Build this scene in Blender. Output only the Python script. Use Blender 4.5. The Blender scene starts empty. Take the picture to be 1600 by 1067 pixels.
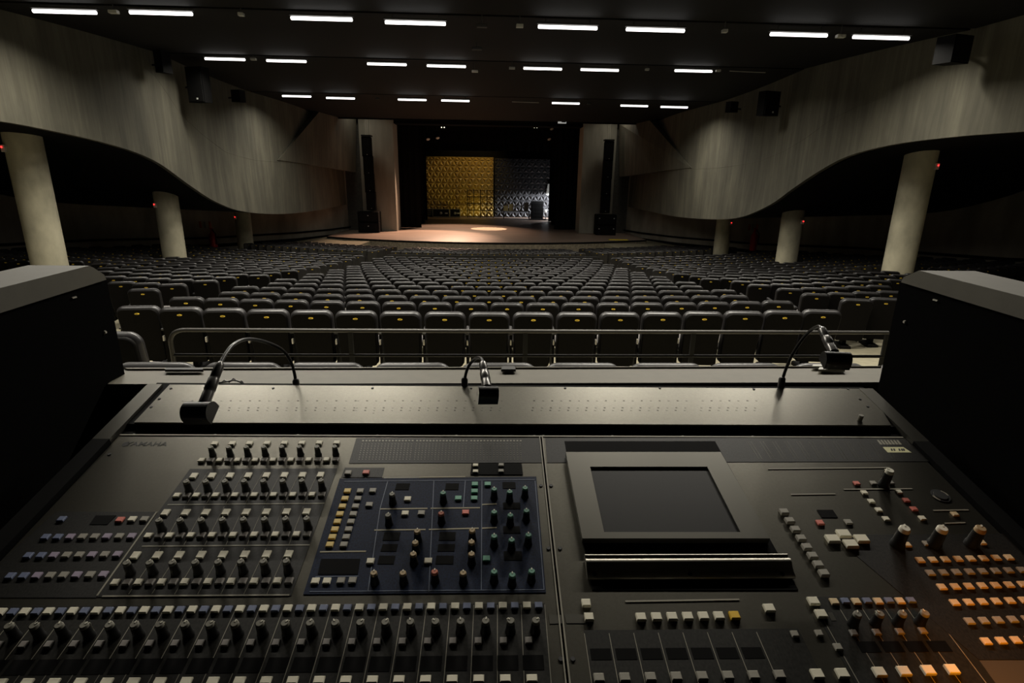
import bpy, math, random
from mathutils import Vector, Matrix
from math import sin, cos, pi, radians, sqrt, atan2
random.seed(7)
S = bpy.context.scene
C = S.collection

# ------------------------------------------------------------------ camera
FPX = 865.0                                   # focal length in pixels of a 1600 px wide frame
EYE = Vector((0, 0, 2.0))
PSI, PIT, ROL = radians(2.55), math.atan(250 / 865), 0.0155
_f = Vector((sin(PSI) * cos(PIT), cos(PSI) * cos(PIT), -sin(PIT)))
_r0 = Vector((cos(PSI), -sin(PSI), 0)); _u0 = _r0.cross(_f)
_r = _r0 * cos(ROL) + _u0 * sin(ROL); _u = _u0 * cos(ROL) - _r0 * sin(ROL)
cd = bpy.data.cameras.new('camera'); cam = bpy.data.objects.new('camera', cd); C.objects.link(cam)
m = Matrix.Identity(4)
for i in range(3):
    m[i][0] = _r[i]; m[i][1] = _u[i]; m[i][2] = -_f[i]; m[i][3] = EYE[i]
cam.matrix_world = m
cd.sensor_width = 36; cd.lens = FPX / 1600 * 36; cd.clip_start = .05; cd.clip_end = 300
S.camera = cam

def at(x, y, X=None, Y=None, Z=None, z=None):
    """the point of the place that the photograph shows at pixel x, y, once one coordinate of it is known"""
    d = _f * FPX + _r * (x - 800) + _u * (533.5 - y)
    if X is not None: t = (X - EYE.x) / d.x
    elif Y is not None: t = (Y - EYE.y) / d.y
    elif Z is not None: t = (Z - EYE.z) / d.z
    else: t = z / FPX
    return EYE + d * t
def depth(p): return (Vector(p) - EYE).dot(_f)
def proj(p):
    v = Vector(p) - EYE; z = v.dot(_f)
    return 800 + FPX * v.dot(_r) / z, 533.5 - FPX * v.dot(_u) / z, z

# ------------------------------------------------------------------ view, world, lights
S.view_settings.view_transform = 'Standard'; S.view_settings.look = 'None'
S.view_settings.gamma = 1; S.view_settings.exposure = 0.0
S.view_settings.use_curve_mapping = False
w = bpy.data.worlds.new('world'); S.world = w; w.use_nodes = True
w.node_tree.nodes['Background'].inputs[0].default_value = (.5, .48, .42, 1)
w.node_tree.nodes['Background'].inputs[1].default_value = .0015
TUBE_STRENGTH = 3.5
LAMP_W = 88.0                                 # light each tube fixture throws downwards

def light(kind, name, loc, target, energy, col, size=.3, **kw):
    l = bpy.data.lights.new(name, kind); l.energy = energy; l.color = col
    o = bpy.data.objects.new(name, l); C.objects.link(o); o.location = loc
    o.rotation_euler = (Vector(target) - Vector(loc)).to_track_quat('-Z', 'Y').to_euler()
    if kind == 'AREA': l.size = size
    else: l.shadow_soft_size = size
    for k, v in kw.items(): setattr(l, k, v)
    return o
STZ = -1.54                                   # stage floor height
# stage lights: warm wash, one hard pool, warm light on the gold wall, cold work light at stage right
light('SPOT', 'stage_wash_light', (-3.4, 43.3, 6.3), (-4.4, 37.4, STZ), 7000, (1, .62, .42), .12, spot_size=radians(60), spot_blend=.5)
light('SPOT', 'stage_pool_light', (.3, 46.0, 6.3), (.02, 43.6, STZ), 11000, (1, .72, .45), .02, spot_size=radians(19.5), spot_blend=.06)
light('SPOT', 'gold_wall_light', (-.6, 54.6, 8.0), (-1.8, 58, 2.8), 480, (1, .68, .27), .1, spot_size=radians(84), spot_blend=.7)
light('SPOT', 'gold_wall_foot_light', (-1.0, 56.0, STZ + .15), (-2.6, 58, .3), 45, (1, .8, .15), .1, spot_size=radians(120), spot_blend=.7)
light('SPOT', 'backstage_work_light', (7.9, 56.2, .6), (5.0, 58.2, -.9), 4200, (.93, .95, 1), .12, spot_size=radians(64), spot_blend=.5)
light('POINT', 'side_stage_light', tuple(at(866, 316, Y=53.6)), (0, 0, 0), 170, (.93, .95, 1), .1)
light('SPOT', 'upstage_wash_light', (-2.5, 49.5, 7.2), (-2.6, 42.6, STZ), 5000, (1, .66, .45), .12, spot_size=radians(64), spot_blend=.7)
for x_ in (-8.6, -2.5, 2.5, 8.6):                                        # house lights hidden above the front edge of the ceiling
    light('AREA', 'apron_light', (x_, 38.9, 6.9), (x_ * 1.04, 38.6, 0), 24 if abs(x_) > 5 else 5, (1, .92, .76), .8, spread=radians(150))
light('SPOT', 'desk_side_light', tuple(at(1720, 960, z=.47)), tuple(at(1625, 1070, z=.62)), 3.0, (1, .32, .012), .03, spot_size=radians(80), spot_blend=1.0)

# ------------------------------------------------------------------ materials
def mat(name, col, rough=.6, metal=0, emit=0, noise=0, nscale=(8, 8, 8), bump=0, bscale=(40, 40, 40), spec=.5, coat=0):
    M = bpy.data.materials.new(name); M.use_nodes = True
    n, l = M.node_tree.nodes, M.node_tree.links
    b = n['Principled BSDF']
    c = (*col, 1)
    b.inputs['Base Color'].default_value = c; b.inputs['Roughness'].default_value = rough
    b.inputs['Metallic'].default_value = metal; b.inputs['Specular IOR Level'].default_value = spec
    b.inputs['Coat Weight'].default_value = coat
    if emit:
        b.inputs['Emission Color'].default_value = c; b.inputs['Emission Strength'].default_value = emit
    def noise_node(sc, det=5):
        tc = n.new('ShaderNodeTexCoord'); mp = n.new('ShaderNodeMapping'); mp.inputs['Scale'].default_value = sc
        nz = n.new('ShaderNodeTexNoise'); nz.inputs['Scale'].default_value = 1; nz.inputs['Detail'].default_value = det
        l.new(tc.outputs['Object'], mp.inputs['Vector']); l.new(mp.outputs['Vector'], nz.inputs['Vector']); return nz
    if noise:
        nz = noise_node(nscale)
        r = n.new('ShaderNodeValToRGB'); r.color_ramp.elements[0].position = .3; r.color_ramp.elements[1].position = .7
        r.color_ramp.elements[0].color = tuple(k * (1 - noise) for k in col) + (1,)
        r.color_ramp.elements[1].color = tuple(min(1, k * (1 + noise)) for k in col) + (1,)
        l.new(nz.outputs['Fac'], r.inputs['Fac']); l.new(r.outputs['Color'], b.inputs['Base Color'])
    if bump:
        nb = noise_node(bscale, 3); bp = n.new('ShaderNodeBump'); bp.inputs['Strength'].default_value = bump
        bp.inputs['Distance'].default_value = .01
        l.new(nb.outputs['Fac'], bp.inputs['Height']); l.new(bp.outputs['Normal'], b.inputs['Normal'])
    return M
# board-marked concrete of the hanging wave walls: broad stains and narrow vertical board streaks
def concrete_boards():
    M = mat('board_marked_concrete', (.27, .255, .19), .9)
    n, l = M.node_tree.nodes, M.node_tree.links; b = n['Principled BSDF']
    tc = n.new('ShaderNodeTexCoord')
    def nz(sc, det, rough=.6):
        mp = n.new('ShaderNodeMapping'); mp.inputs['Scale'].default_value = sc
        q = n.new('ShaderNodeTexNoise'); q.inputs['Scale'].default_value = 1; q.inputs['Detail'].default_value = det; q.inputs['Roughness'].default_value = rough
        l.new(tc.outputs['Object'], mp.inputs['Vector']); l.new(mp.outputs['Vector'], q.inputs['Vector']); return q
    a = nz((.5, .5, .35), 5); s = nz((6, 6, .35), 6, .7); g = nz((1.6, 1.6, .25), 3)
    m1 = n.new('ShaderNodeMath'); m1.operation = 'ADD'; l.new(a.outputs['Fac'], m1.inputs[0]); l.new(s.outputs['Fac'], m1.inputs[1])
    m2 = n.new('ShaderNodeMath'); m2.operation = 'ADD'; l.new(m1.outputs[0], m2.inputs[0]); l.new(g.outputs['Fac'], m2.inputs[1])
    m3 = n.new('ShaderNodeMath'); m3.operation = 'MULTIPLY'; m3.inputs[1].default_value = .333; l.new(m2.outputs[0], m3.inputs[0])
    r = n.new('ShaderNodeValToRGB'); e = r.color_ramp.elements
    e[0].position = .36; e[0].color = (.060, .057, .043, 1); e[1].position = .64; e[1].color = (.17, .158, .115, 1)
    k = e.new(.5); k.color = (.105, .098, .072, 1)
    l.new(m3.outputs[0], r.inputs['Fac']); l.new(r.outputs['Color'], b.inputs['Base Color'])
    bp = n.new('ShaderNodeBump'); bp.inputs['Strength'].default_value = .25; bp.inputs['Distance'].default_value = .02
    l.new(s.outputs['Fac'], bp.inputs['Height']); l.new(bp.outputs['Normal'], b.inputs['Normal'])
    return M
M = {}
M['wave'] = concrete_boards()
M['column'] = mat('column_concrete', (.50, .46, .33), .85, noise=.3, nscale=(2, 2, 1.2), bump=.2)
M['outer'] = mat('outer_wall_concrete', (.32, .29, .235), .9, noise=.35, nscale=(1, 1, .4))
M['floor'] = mat('hall_floor_concrete', (.26, .235, .16), .8, noise=.15)
M['ceiling'] = mat('dark_ceiling', (.0035, .0034, .0033), .8, spec=.25)
M['black'] = mat('black_cloth', (.006, .006, .006), .95, spec=.1)
M['black_wall'] = mat('black_painted_wall', (.006, .006, .006), .9, spec=.1)
M['pillar'] = mat('proscenium_panel', (.30, .285, .235), .85, noise=.12, nscale=(3, 3, .6))
M['recess'] = mat('recess_panel', (.08, .077, .066), .9, noise=.2)
M['stage'] = mat('stage_floor', (.27, .20, .16), .42, noise=.2, nscale=(.6, 3, 1), bump=.06, bscale=(1.5, 8, 1))
M['stage_front'] = mat('stage_front_carpet', (.20, .17, .12), .95, noise=.35, nscale=(9, 9, 9))
M['gold'] = mat('gold_relief', (.50, .36, .11), .42, .35)
M['dark_relief'] = mat('dark_relief', (.05, .05, .052), .33, .2)
M['seat_black'] = mat('seat_black_plastic', (.0032, .0028, .0024), .6, spec=.07, bump=.06, bscale=(200, 200, 200))
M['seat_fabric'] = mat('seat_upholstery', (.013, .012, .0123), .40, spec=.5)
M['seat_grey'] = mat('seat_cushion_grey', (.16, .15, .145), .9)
M['plate'] = mat('gold_number_plate', (.62, .42, .04), .35, .3)
M['plate_ink'] = mat('number_plate_ink', (.15, .09, .01), .6)
M['pale_metal'] = mat('pale_metal', (.55, .52, .45), .45, .2)
M['rail'] = mat('railing_paint', (.03, .028, .025), .42, .4)
M['desk'] = mat('counter_laminate', (.17, .155, .115), .6, noise=.06, nscale=(30, 30, 30))
M['cap'] = mat('booth_cap_laminate', (.125, .118, .097), .6, noise=.06, nscale=(20, 20, 20))
M['booth'] = mat('booth_black', (.003, .003, .003), .9, spec=.03)
M['panel'] = mat('console_grey', (.128, .121, .10), .34, .9, noise=.05, nscale=(200, 200, 200), bump=.05, bscale=(900, 900, 900))
M['panel_dark'] = mat('console_dark_print', (.014, .0135, .012), .5, spec=.25, noise=.55, nscale=(420, 260, 10))
M['panel_black'] = mat('console_black', (.0025, .0025, .0025), .8, spec=.08)
M['navy'] = mat('console_navy_print', (.005, .012, .036), .6, spec=.12, noise=.5, nscale=(380, 300, 10))
M['line'] = mat('console_printed_line', (.30, .28, .22), .5)
M['navy_line'] = mat('console_blue_line', (.09, .12, .19), .5)
M['gold_line'] = mat('console_gold_line', (.32, .28, .18), .5)
M['strip_dark'] = mat('console_strip_print', (.016, .0155, .013), .5, spec=.2, noise=.4, nscale=(300, 200, 10))
M['bare'] = mat('bare_plate_paint', (.07, .062, .05), .6, spec=.2)
M['screen'] = mat('console_screen', (.008, .008, .0078), .45, spec=.18)
M['bezel'] = mat('display_bezel', (.13, .125, .108), .36, .85)
M['chrome'] = mat('brushed_bar', (.40, .38, .33), .42, .9)
M['knob'] = mat('knob_black', (.006, .006, .006), .5, spec=.3)
M['knob_tip'] = mat('knob_tip_grey', (.22, .21, .17), .5)
M['knob_white'] = mat('knob_tip_white', (.75, .72, .6), .5)
M['knob_green'] = mat('knob_tip_green', (.12, .30, .22), .5)
M['knob_amber'] = mat('knob_tip_amber', (.45, .33, .18), .5)
M['knob_red'] = mat('knob_tip_red', (.5, .14, .08), .5)
for nm, c_ in dict(white=(.88, .83, .66), dim=(.26, .24, .22), blue=(.16, .19, .30), yellow=(.80, .58, .18), red=(.75, .20, .15),
                   green=(.16, .42, .30), amber=(.85, .52, .03), lilac=(.36, .30, .40), grey=(.34, .32, .27), orange=(.78, .60, .36)).items():
    M['b_' + nm] = mat('button_' + nm, c_, .5)
M['rubber'] = mat('lamp_black', (.012, .012, .012), .35, coat=.3)
M['satin'] = mat('lamp_sleeve', (.11, .105, .10), .28, .5)
M['speaker'] = mat('speaker_black', (.003, .003, .003), .8, spec=.1)
M['grille'] = mat('speaker_grille', (.004, .004, .004), .7, spec=.15)
M['badge'] = mat('speaker_badge', (.6, .6, .58), .5)
M['fixture'] = mat('ceiling_fixture_body', (.05, .05, .048), .6)
M['tube'] = mat('lit_tube', (1, .965, .93), .5, emit=TUBE_STRENGTH)
M['lens'] = mat('pale_fixture', (.6, .6, .55), .4)
M['red'] = mat('fire_red', (.42, .01, .008), .45)
M['led'] = mat('red_led', (1, .02, .02), .5, emit=6)
M['exit'] = mat('lit_sign', (.8, .8, .75), .5, emit=.35)
M['dot'] = mat('lit_lamp_dots', (.9, .9, .7), .5, emit=1.5)
M['yellow'] = mat('yellow_tape', (.75, .6, .02), .6)
M['sign'] = mat('sign_orange', (.5, .12, .04), .6)
M['case'] = mat('road_case', (.010, .010, .010), .6, spec=.2)
M['case_edge'] = mat('case_edge_metal', (.32, .32, .28), .5, .4)
M['wood_box'] = mat('pale_box', (.55, .42, .16), .7)
M['label'] = mat('cream_sticker', (.75, .72, .42), .6)
M['ink'] = mat('black_ink', (.02, .02, .02), .6)

# ------------------------------------------------------------------ mesh helpers
class MB:
    def __init__(s): s.v = []; s.f = []; s.m = []; s.sm = []
    def add(s, vs, fs, mi=0, smooth=False):
        o = len(s.v); s.v += [tuple(p) for p in vs]; s.f += [tuple(i + o for i in f) for f in fs]
        s.m += [mi] * len(fs); s.sm += [smooth] * len(fs); return s
    def box(s, a, b, mi=0):
        (x0, y0, z0), (x1, y1, z1) = [(min(p), max(p)) for p in zip(a, b)] and ([min(p) for p in zip(a, b)], [max(p) for p in zip(a, b)])
        vs = [(x, y, z) for z in (z0, z1) for y in (y0, y1) for x in (x0, x1)]
        return s.add(vs, [(0, 2, 3, 1), (4, 5, 7, 6), (0, 1, 5, 4), (2, 6, 7, 3), (0, 4, 6, 2), (1, 3, 7, 5)], mi)
    def cbox(s, c, d, mi=0): return s.box([c[i] - d[i] / 2 for i in range(3)], [c[i] + d[i] / 2 for i in range(3)], mi)
    def chbox(s, c, d, ch, mi=0):
        """a box resting on z = c[2] with a chamfered top"""
        x, y, z = c; a, b, h = d[0] / 2, d[1] / 2, d[2]
        vs = [(x + i * a, y + j * b, z) for i, j in ((-1, -1), (1, -1), (1, 1), (-1, 1))]
        vs += [(x + i * a, y + j * b, z + h - ch) for i, j in ((-1, -1), (1, -1), (1, 1), (-1, 1))]
        vs += [(x + i * (a - ch), y + j * (b - ch), z + h) for i, j in ((-1, -1), (1, -1), (1, 1), (-1, 1))]
        fs = [(3, 2, 1, 0), (8, 9, 10, 11)]
        for k in (0, 4):
            fs += [(k + i, k + (i + 1) % 4, k + 4 + (i + 1) % 4, k + 4 + i) for i in range(4)]
        return s.add(vs, fs, mi)
    def lathe(s, prof, n=16, c=(0, 0, 0), mi=0, smooth=True, axis=None):
        """prof: (radius, height) list"""
        vs = []
        q = Vector(axis).to_track_quat('Z', 'Y') if axis else None
        for r, h in prof:
            for k in range(n):
                p = Vector((r * cos(2 * pi * k / n), r * sin(2 * pi * k / n), h))
                if q: p = q @ p
                vs.append(p + Vector(c))
        fs = [(i * n + k, i * n + (k + 1) % n, (i + 1) * n + (k + 1) % n, (i + 1) * n + k) for i in range(len(prof) - 1) for k in range(n)]
        s.add(vs, fs, mi, smooth)
        s.add([vs[k] for k in range(n)], [tuple(reversed(range(n)))], mi)
        s.add([vs[-n + k] for k in range(n)], [tuple(range(n))], mi); return s
    def tube(s, pts, r, n=10, mi=0):
        pts = [Vector(p) for p in pts]; rs = r if isinstance(r, (list, tuple)) else [r] * len(pts)
        vs = []; up = None
        for i, p in enumerate(pts):
            t = (pts[min(i + 1, len(pts) - 1)] - pts[max(i - 1, 0)]).normalized()
            if up is None: up = Vector((0, 0, 1)) if abs(t.z) < .9 else Vector((1, 0, 0))
            a = (up - t * up.dot(t)).normalized(); b = t.cross(a); up = a
            vs += [p + (a * cos(2 * pi * k / n) + b * sin(2 * pi * k / n)) * rs[i] for k in range(n)]
        fs = [(i * n + k, i * n + (k + 1) % n, (i + 1) * n + (k + 1) % n, (i + 1) * n + k) for i in range(len(pts) - 1) for k in range(n)]
        s.add(vs, fs, mi, True)
        s.add(vs[:n], [tuple(reversed(range(n)))], mi); s.add(vs[-n:], [tuple(range(n))], mi); return s
    def prism(s, poly, d, mi=0, smooth=False):
        """poly: 3-D points of a flat face, d: extrusion"""
        n = len(poly); p = [Vector(q) for q in poly]; vs = p + [q + Vector(d) for q in p]
        return s.add(vs, [tuple(reversed(range(n))), tuple(range(n, 2 * n))] + [(i, (i + 1) % n, n + (i + 1) % n, n + i) for i in range(n)], mi, smooth)
    def mesh(s, name, mats):
        me = bpy.data.meshes.new(name); me.from_pydata(s.v, [], s.f)
        for q in (mats if isinstance(mats, (list, tuple)) else [mats]): me.materials.append(q)
        me.polygons.foreach_set('material_index', s.m); me.polygons.foreach_set('use_smooth', s.sm)
        me.update(); return me
    def build(s, name, mats, parent=None, loc=(0, 0, 0)):
        return link(name, s.mesh(name, mats), parent, loc)
def link(name, me, parent=None, loc=(0, 0, 0), rot=None):
    o = bpy.data.objects.new(name, me); C.objects.link(o); o.location = loc
    if rot: o.rotation_euler = rot
    if parent: o.parent = parent
    return o
def tag(o, label=None, cat=None, group=None, kind=None):
    if label: o['label'] = label
    if cat: o['category'] = cat
    if group: o['group'] = group
    if kind: o['kind'] = kind
    return o
def empty(name, loc, label, cat, group=None, rz=0):
    o = link(name, None, None, loc); o.rotation_euler = (0, 0, rz); o.empty_display_size = .1
    return tag(o, label, cat, group)
def struct(name, mb, m, label, cat):
    return tag(mb.build(name, m), label, cat, kind='structure')
def copy_tree(o, parent=None):
    c = o.copy(); C.objects.link(c); c.parent = parent
    for ch in list(o.children): copy_tree(ch, c)
    return c
def interp(T, x):
    if x <= T[0][0]: return T[0][1]
    for (a, b), (c_, d) in zip(T, T[1:]):
        if x <= c_: return b + (d - b) * (x - a) / (c_ - a)
    return T[-1][1]
def smooth_interp(T, x):
    """Catmull-Rom through the table"""
    n = len(T)
    if x <= T[0][0]: return T[0][1]
    if x >= T[-1][0]: return T[-1][1]
    i = max(k for k in range(n - 1) if T[k][0] <= x)
    p1, p2 = T[i], T[i + 1]; p0 = T[max(i - 1, 0)]; p3 = T[min(i + 2, n - 1)]
    h = p2[0] - p1[0]; t = (x - p1[0]) / h
    m1 = (p2[1] - p0[1]) / (p2[0] - p0[0]) * h; m2 = (p3[1] - p1[1]) / (p3[0] - p1[0]) * h
    return (2*t**3-3*t*t+1)*p1[1] + (t**3-2*t*t+t)*m1 + (-2*t**3+3*t*t)*p2[1] + (t**3-t*t)*m2
ORD = ['first', 'second', 'third', 'fourth', 'fifth', 'sixth', 'seventh', 'eighth', 'ninth', 'tenth', 'eleventh', 'twelfth', 'thirteenth',
       'fourteenth', 'fifteenth', 'sixteenth', 'seventeenth', 'eighteenth', 'nineteenth', 'twentieth', 'twenty-first', 'twenty-second', 'twenty-third', 'twenty-fourth']

# ------------------------------------------------------------------ hall structure
SEAT_H = .86
TOP = [(0, .95), (3.27, .924), (6.4, .523), (8, .30), (12, -.11), (16, -.53), (19, -.81), (22, -1.0), (25.4, -1.18), (31, -1.62), (36, -1.75)]
def floor_z(y): return interp(TOP, y) - SEAT_H
def row_sag(Y0, x): R = 38 - (Y0 - 6) * .6; return R - sqrt(R * R - x * x)
mb = MB(); ys = [-3, 0, 1.5, 3.3, 5, 6.4, 7, 8, 9, 10, 12, 14, 16, 19, 22, 25.4, 28, 31, 36, 42]; xs = [-19, -12, -6, 0, 6, 12, 19]
vs = [(x, y, floor_z(y - (row_sag(10, x) if y > 6 else 0))) for y in ys for x in xs]; n = len(xs)
mb.add(vs, [(j * n + i, j * n + i + 1, (j + 1) * n + i + 1, (j + 1) * n + i) for j in range(len(ys) - 1) for i in range(n - 1)])
struct('floor', mb, M['floor'], 'pale concrete floor sloping down under the rows of seats', 'floor')

CEIL = [(-3, 5.0), (12.4, 5.15), (18.9, 5.56), (25.7, 5.46), (37, 5.62)]
mb = MB()
for (a, b), (c_, d) in zip(CEIL, CEIL[1:]):
    mb.prism([(-10.6, a, b), (10.6, a, b), (10.6, c_ - .12, d), (-10.6, c_ - .12, d)][::-1], (0, 0, .25))
    mb.box((-10.6, c_ - .12, d + .05), (10.6, c_, d + .25))            # shadow joint between two ceiling panels
struct('ceiling', mb, M['ceiling'], 'black ceiling panels with long joints carrying the rows of tube lights', 'ceiling')

EDGE_L = [(-3, 3.1), (8, 3.08), (12.5, 3.02), (13.8, 2.94), (15.4, 2.8), (16.9, 2.6), (18.1, 2.32), (19.8, 1.70), (21.5, 1.12), (23.6, .67), (27.8, .33), (34.1, .21), (40.6, .26)]
EDGE_R = [(-3, 3.1), (8, 3.06), (10.6, 3.045), (12.1, 3.06), (14, 3.0), (15.7, 2.79), (17.1, 2.39), (18.5, 1.9), (20, 1.33), (22.5, .73), (25.9, .46), (30.6, .33), (38.9, .36), (40.6, .37)]
def wave_x(y, z):                                                        # the wall swells gently in plan
    return 10 + .16 * sin((y - 4) * .42) * min(1, max(0, (z - .2) / 3 + .3))
def wave_wall(side, EDGE, name, label):
    mb = MB(); NY, NZ = 110, 10; vs = []
    for j in range(NY + 1):
        y = -3 + 43.6 * j / NY; e = smooth_interp(EDGE, y); top = interp(CEIL, min(y, 37)) + .3
        for i in range(NZ + 1):
            z = e + (top - e) * i / NZ; vs.append((side * wave_x(y, z), y, z))
    nn = NZ + 1
    fs = [(j * nn + i, j * nn + i + 1, (j + 1) * nn + i + 1, (j + 1) * nn + i) for j in range(NY) for i in range(NZ)]
    if side > 0: fs = [tuple(reversed(f)) for f in fs]
    mb.add(vs, fs, 0, True)
    back = [(side * (abs(x) + .12), y, z) for x, y, z in vs]; mb.add(back, [tuple(reversed(f)) for f in fs], 0, True)
    lo = [vs[j * nn] for j in range(NY + 1)]; lb = [back[j * nn] for j in range(NY + 1)]
    mb.add(lo + lb, [(j, j + 1, NY + 2 + j, NY + 1 + j) if side < 0 else (NY + 1 + j, NY + 2 + j, j + 1, j) for j in range(NY)])
    return struct(name, mb, M['wave'], label, 'wall')
wave_wall(-1, EDGE_L, 'wall_left_upper', 'board-marked concrete wall hanging on the left with a sweeping wave-shaped lower edge')
wave_wall(1, EDGE_R, 'wall_right_upper', 'board-marked concrete wall hanging on the right with a sweeping wave-shaped lower edge')
# raised seam that follows the wave higher up the left wall, and the lit facet near the stage
for side, EDGE, nm in ((-1, EDGE_L, 'trim_1'), (1, EDGE_R, 'trim_2')):
    pts = []
    px = [(168, 72), (205, 92), (240, 118), (262, 146), (285, 178), (320, 208), (360, 238), (400, 250), (440, 254), (500, 257)] if side < 0 else \
         [(1395, 150), (1340, 170), (1300, 190), (1262, 215), (1225, 235), (1180, 252), (1120, 262), (1060, 266)]
    for x, y in px: q = at(x, y, X=side * 10); pts.append(q)
    mb = MB()
    fine = []
    for a, b in zip(pts, pts[1:]):
        for k in range(6): fine.append(a.lerp(b, k / 6))
    mb.tube([(side * (wave_x(q.y, q.z) + .012), q.y, q.z) for q in fine], .02, 6)
    struct(nm, mb, M['wave'], 'thin curved seam line running across the %s concrete wall' % ('left' if side < 0 else 'right'), 'seam')
for side, nm, lab in ((-1, 'wall_left_facet', 'paler concrete facet beside the stage with a slanted edge, left side'), (1, 'wall_right_facet', 'paler concrete facet beside the stage with a slanted edge, right side')):
    q = [at(498, 186, X=-9.75), at(437, 250, X=-9.8)] if side < 0 else [at(1016, 195, X=9.75), at(1078, 262, X=9.8)]
    a, b = q; ex = 8.95
    poly = [(side * 9.86, b.y, b.z), (side * 9.45, a.y, 5.9), (side * ex, 40.4, 5.9), (side * 9.2, 40.4, b.z - .35), (side * 9.7, b.y + 5, b.z - .1)]
    mb = MB().prism(poly if side > 0 else poly[::-1], (side * .3, 0, 0))
    struct(nm, mb, M['wave'], lab, 'wall')
# soffit over the side seats
for side, EDGE, nm in ((-1, EDGE_L, 'ceiling_left'), (1, EDGE_R, 'ceiling_right')):
    mb = MB(); vs = []; NY = 60
    for j in range(NY + 1):
        y = -3 + 43.6 * j / NY; e = smooth_interp(EDGE, y)
        vs += [(side * 10.1, y, e + .02), (side * 19.5, y, e + .35)]
    mb.add(vs, [(2 * j, 2 * j + 1, 2 * j + 3, 2 * j + 2) if side < 0 else (2 * j + 2, 2 * j + 3, 2 * j + 1, 2 * j) for j in range(NY)], 0, True)
    struct(nm, mb, M['black_wall'], 'dark soffit over the %s side seats following the wave' % ('left' if side < 0 else 'right'), 'ceiling')
# outer walls: along the side seats, then curving in to the stage
for side, nm in ((-1, 'wall_left'), (1, 'wall_right')):
    plan = [(18.6, -3), (18.6, 18), (18.3, 22), (17.5, 26), (16, 30), (14, 33.5), (12.2, 36.4), (10.9, 38.8), (10.1, 41.2)]
    fine = []
    for a, b in zip(plan, plan[1:]):
        for k in range(4): fine.append((a[0] + (b[0] - a[0]) * k / 4, a[1] + (b[1] - a[1]) * k / 4))
    fine.append(plan[-1]); vs = []
    for x, y in fine: vs += [(side * x, y, -3.2), (side * x, y, 4.5)]
    nF = len(fine); fs = [(2 * j, 2 * j + 1, 2 * j + 3, 2 * j + 2) for j in range(nF - 1)]
    if side > 0: fs = [f[::-1] for f in fs]
    mb = MB().add(vs, fs, 0, True); mb.add([(x + side * .25, y, z) for x, y, z in vs], [f[::-1] for f in fs], 0, True)
    struct(nm, mb, M['outer'], 'dark outer concrete wall behind the %s columns' % ('left' if side < 0 else 'right'), 'wall')
    mb = MB()                                                            # dark rail and dado along that wall
    mb.tube([(side * (x - .12), y, interp(TOP, y) + .42) for x, y in fine], .05, 6)
    mb.tube([(side * (x - .06), y, interp(TOP, y) - .02) for x, y in fine], .09, 6)
    struct('trim_%d' % (3 if side < 0 else 4), mb, M['black_wall'], 'dark handrail and ledge along the %s outer wall' % ('left' if side < 0 else 'right'), 'handrail')
# back of the hall, behind the camera
struct('wall_back', MB().box((-19, -3.3, -.5), (19, -3, 6.5)), M['black_wall'], 'black rear wall of the hall behind the mixing desk', 'wall')

# columns
cols = [(-11.43, 14.9), (-11.58, 21.0), (-12.92, 30.3), (11.82, 15.5), (11.72, 21.4), (12.36, 29.2)]
CL = ['nearest pale concrete column on the left side', 'middle pale concrete column on the left side', 'farthest pale concrete column on the left side',
      'nearest pale concrete column on the right side', 'middle pale concrete column on the right side', 'farthest pale concrete column on the right side']
for (x, y), lab in zip(cols, CL):
    EDGE = EDGE_L if x < 0 else EDGE_R
    z0 = floor_z(y - row_sag(10, x)) - .5; z1 = smooth_interp(EDGE, y) + .35
    r = .39
    o = empty('concrete_column', (x, y, z0), lab, 'column', 'round columns under the hanging walls')
    MB().lathe([(r, 0), (r, (z1 - z0) * .5), (r, z1 - z0)], 40).build('shaft', M['column'], o)
    hx = -.2 if x < 0 else .2; zz = z1 - z0 - .62
    d = sqrt(r * r - hx * hx)
    MB().cbox((hx, -d - .02, zz), (.10, .1, .16)).build('sensor_box', M['lens'], o)['label'] = 'pale sensor box'
    MB().cbox((hx - .02 if x < 0 else hx + .02, -d - .075, zz + .03), (.026, .02, .026)).build('indicator_light', M['led'], o)['label'] = 'glowing red indicator'

# ------------------------------------------------------------------ stage
def lip_y(x): R = 21; return 33.5 + (R - sqrt(R * R - x * x))
N = 24; xs = [-10.3 + 20.6 * i / N for i in range(N + 1)]
vs = [(x, lip_y(x), STZ) for x in xs] + [(x, 60, STZ) for x in xs]
mb = MB().add(vs, [(i, i + 1, N + 2 + i, N + 1 + i) for i in range(N)])
struct('floor_stage', mb, M['stage'], 'worn brown stage floor with warm and cold pools of light', 'stage floor')
vs = [(x, lip_y(x), STZ - .07) for x in xs] + [(x, lip_y(x), -2.8) for x in xs]
mb = MB().add(vs, [(N + 1 + i, N + 2 + i, i + 1, i) for i in range(N)])
struct('wall_stage_front', mb, M['stage_front'], 'speckled low front of the stage behind the first seats', 'wall')
mb = MB(); vs = [(x, lip_y(x) - .03, STZ + .0) for x in xs] + [(x, lip_y(x) - .03, STZ - .09) for x in xs]
mb.add(vs, [(N + 1 + i, N + 2 + i, i + 1, i) for i in range(N)]); vs = [(x, lip_y(x) - .03, STZ) for x in xs] + [(x, lip_y(x) + .08, STZ + .004) for x in xs]
mb.add(vs, [(i, i + 1, N + 2 + i, N + 1 + i) for i in range(N)])
struct('trim_5', mb, M['black_wall'], 'dark nosing along the curved edge of the stage', 'edge')
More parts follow.
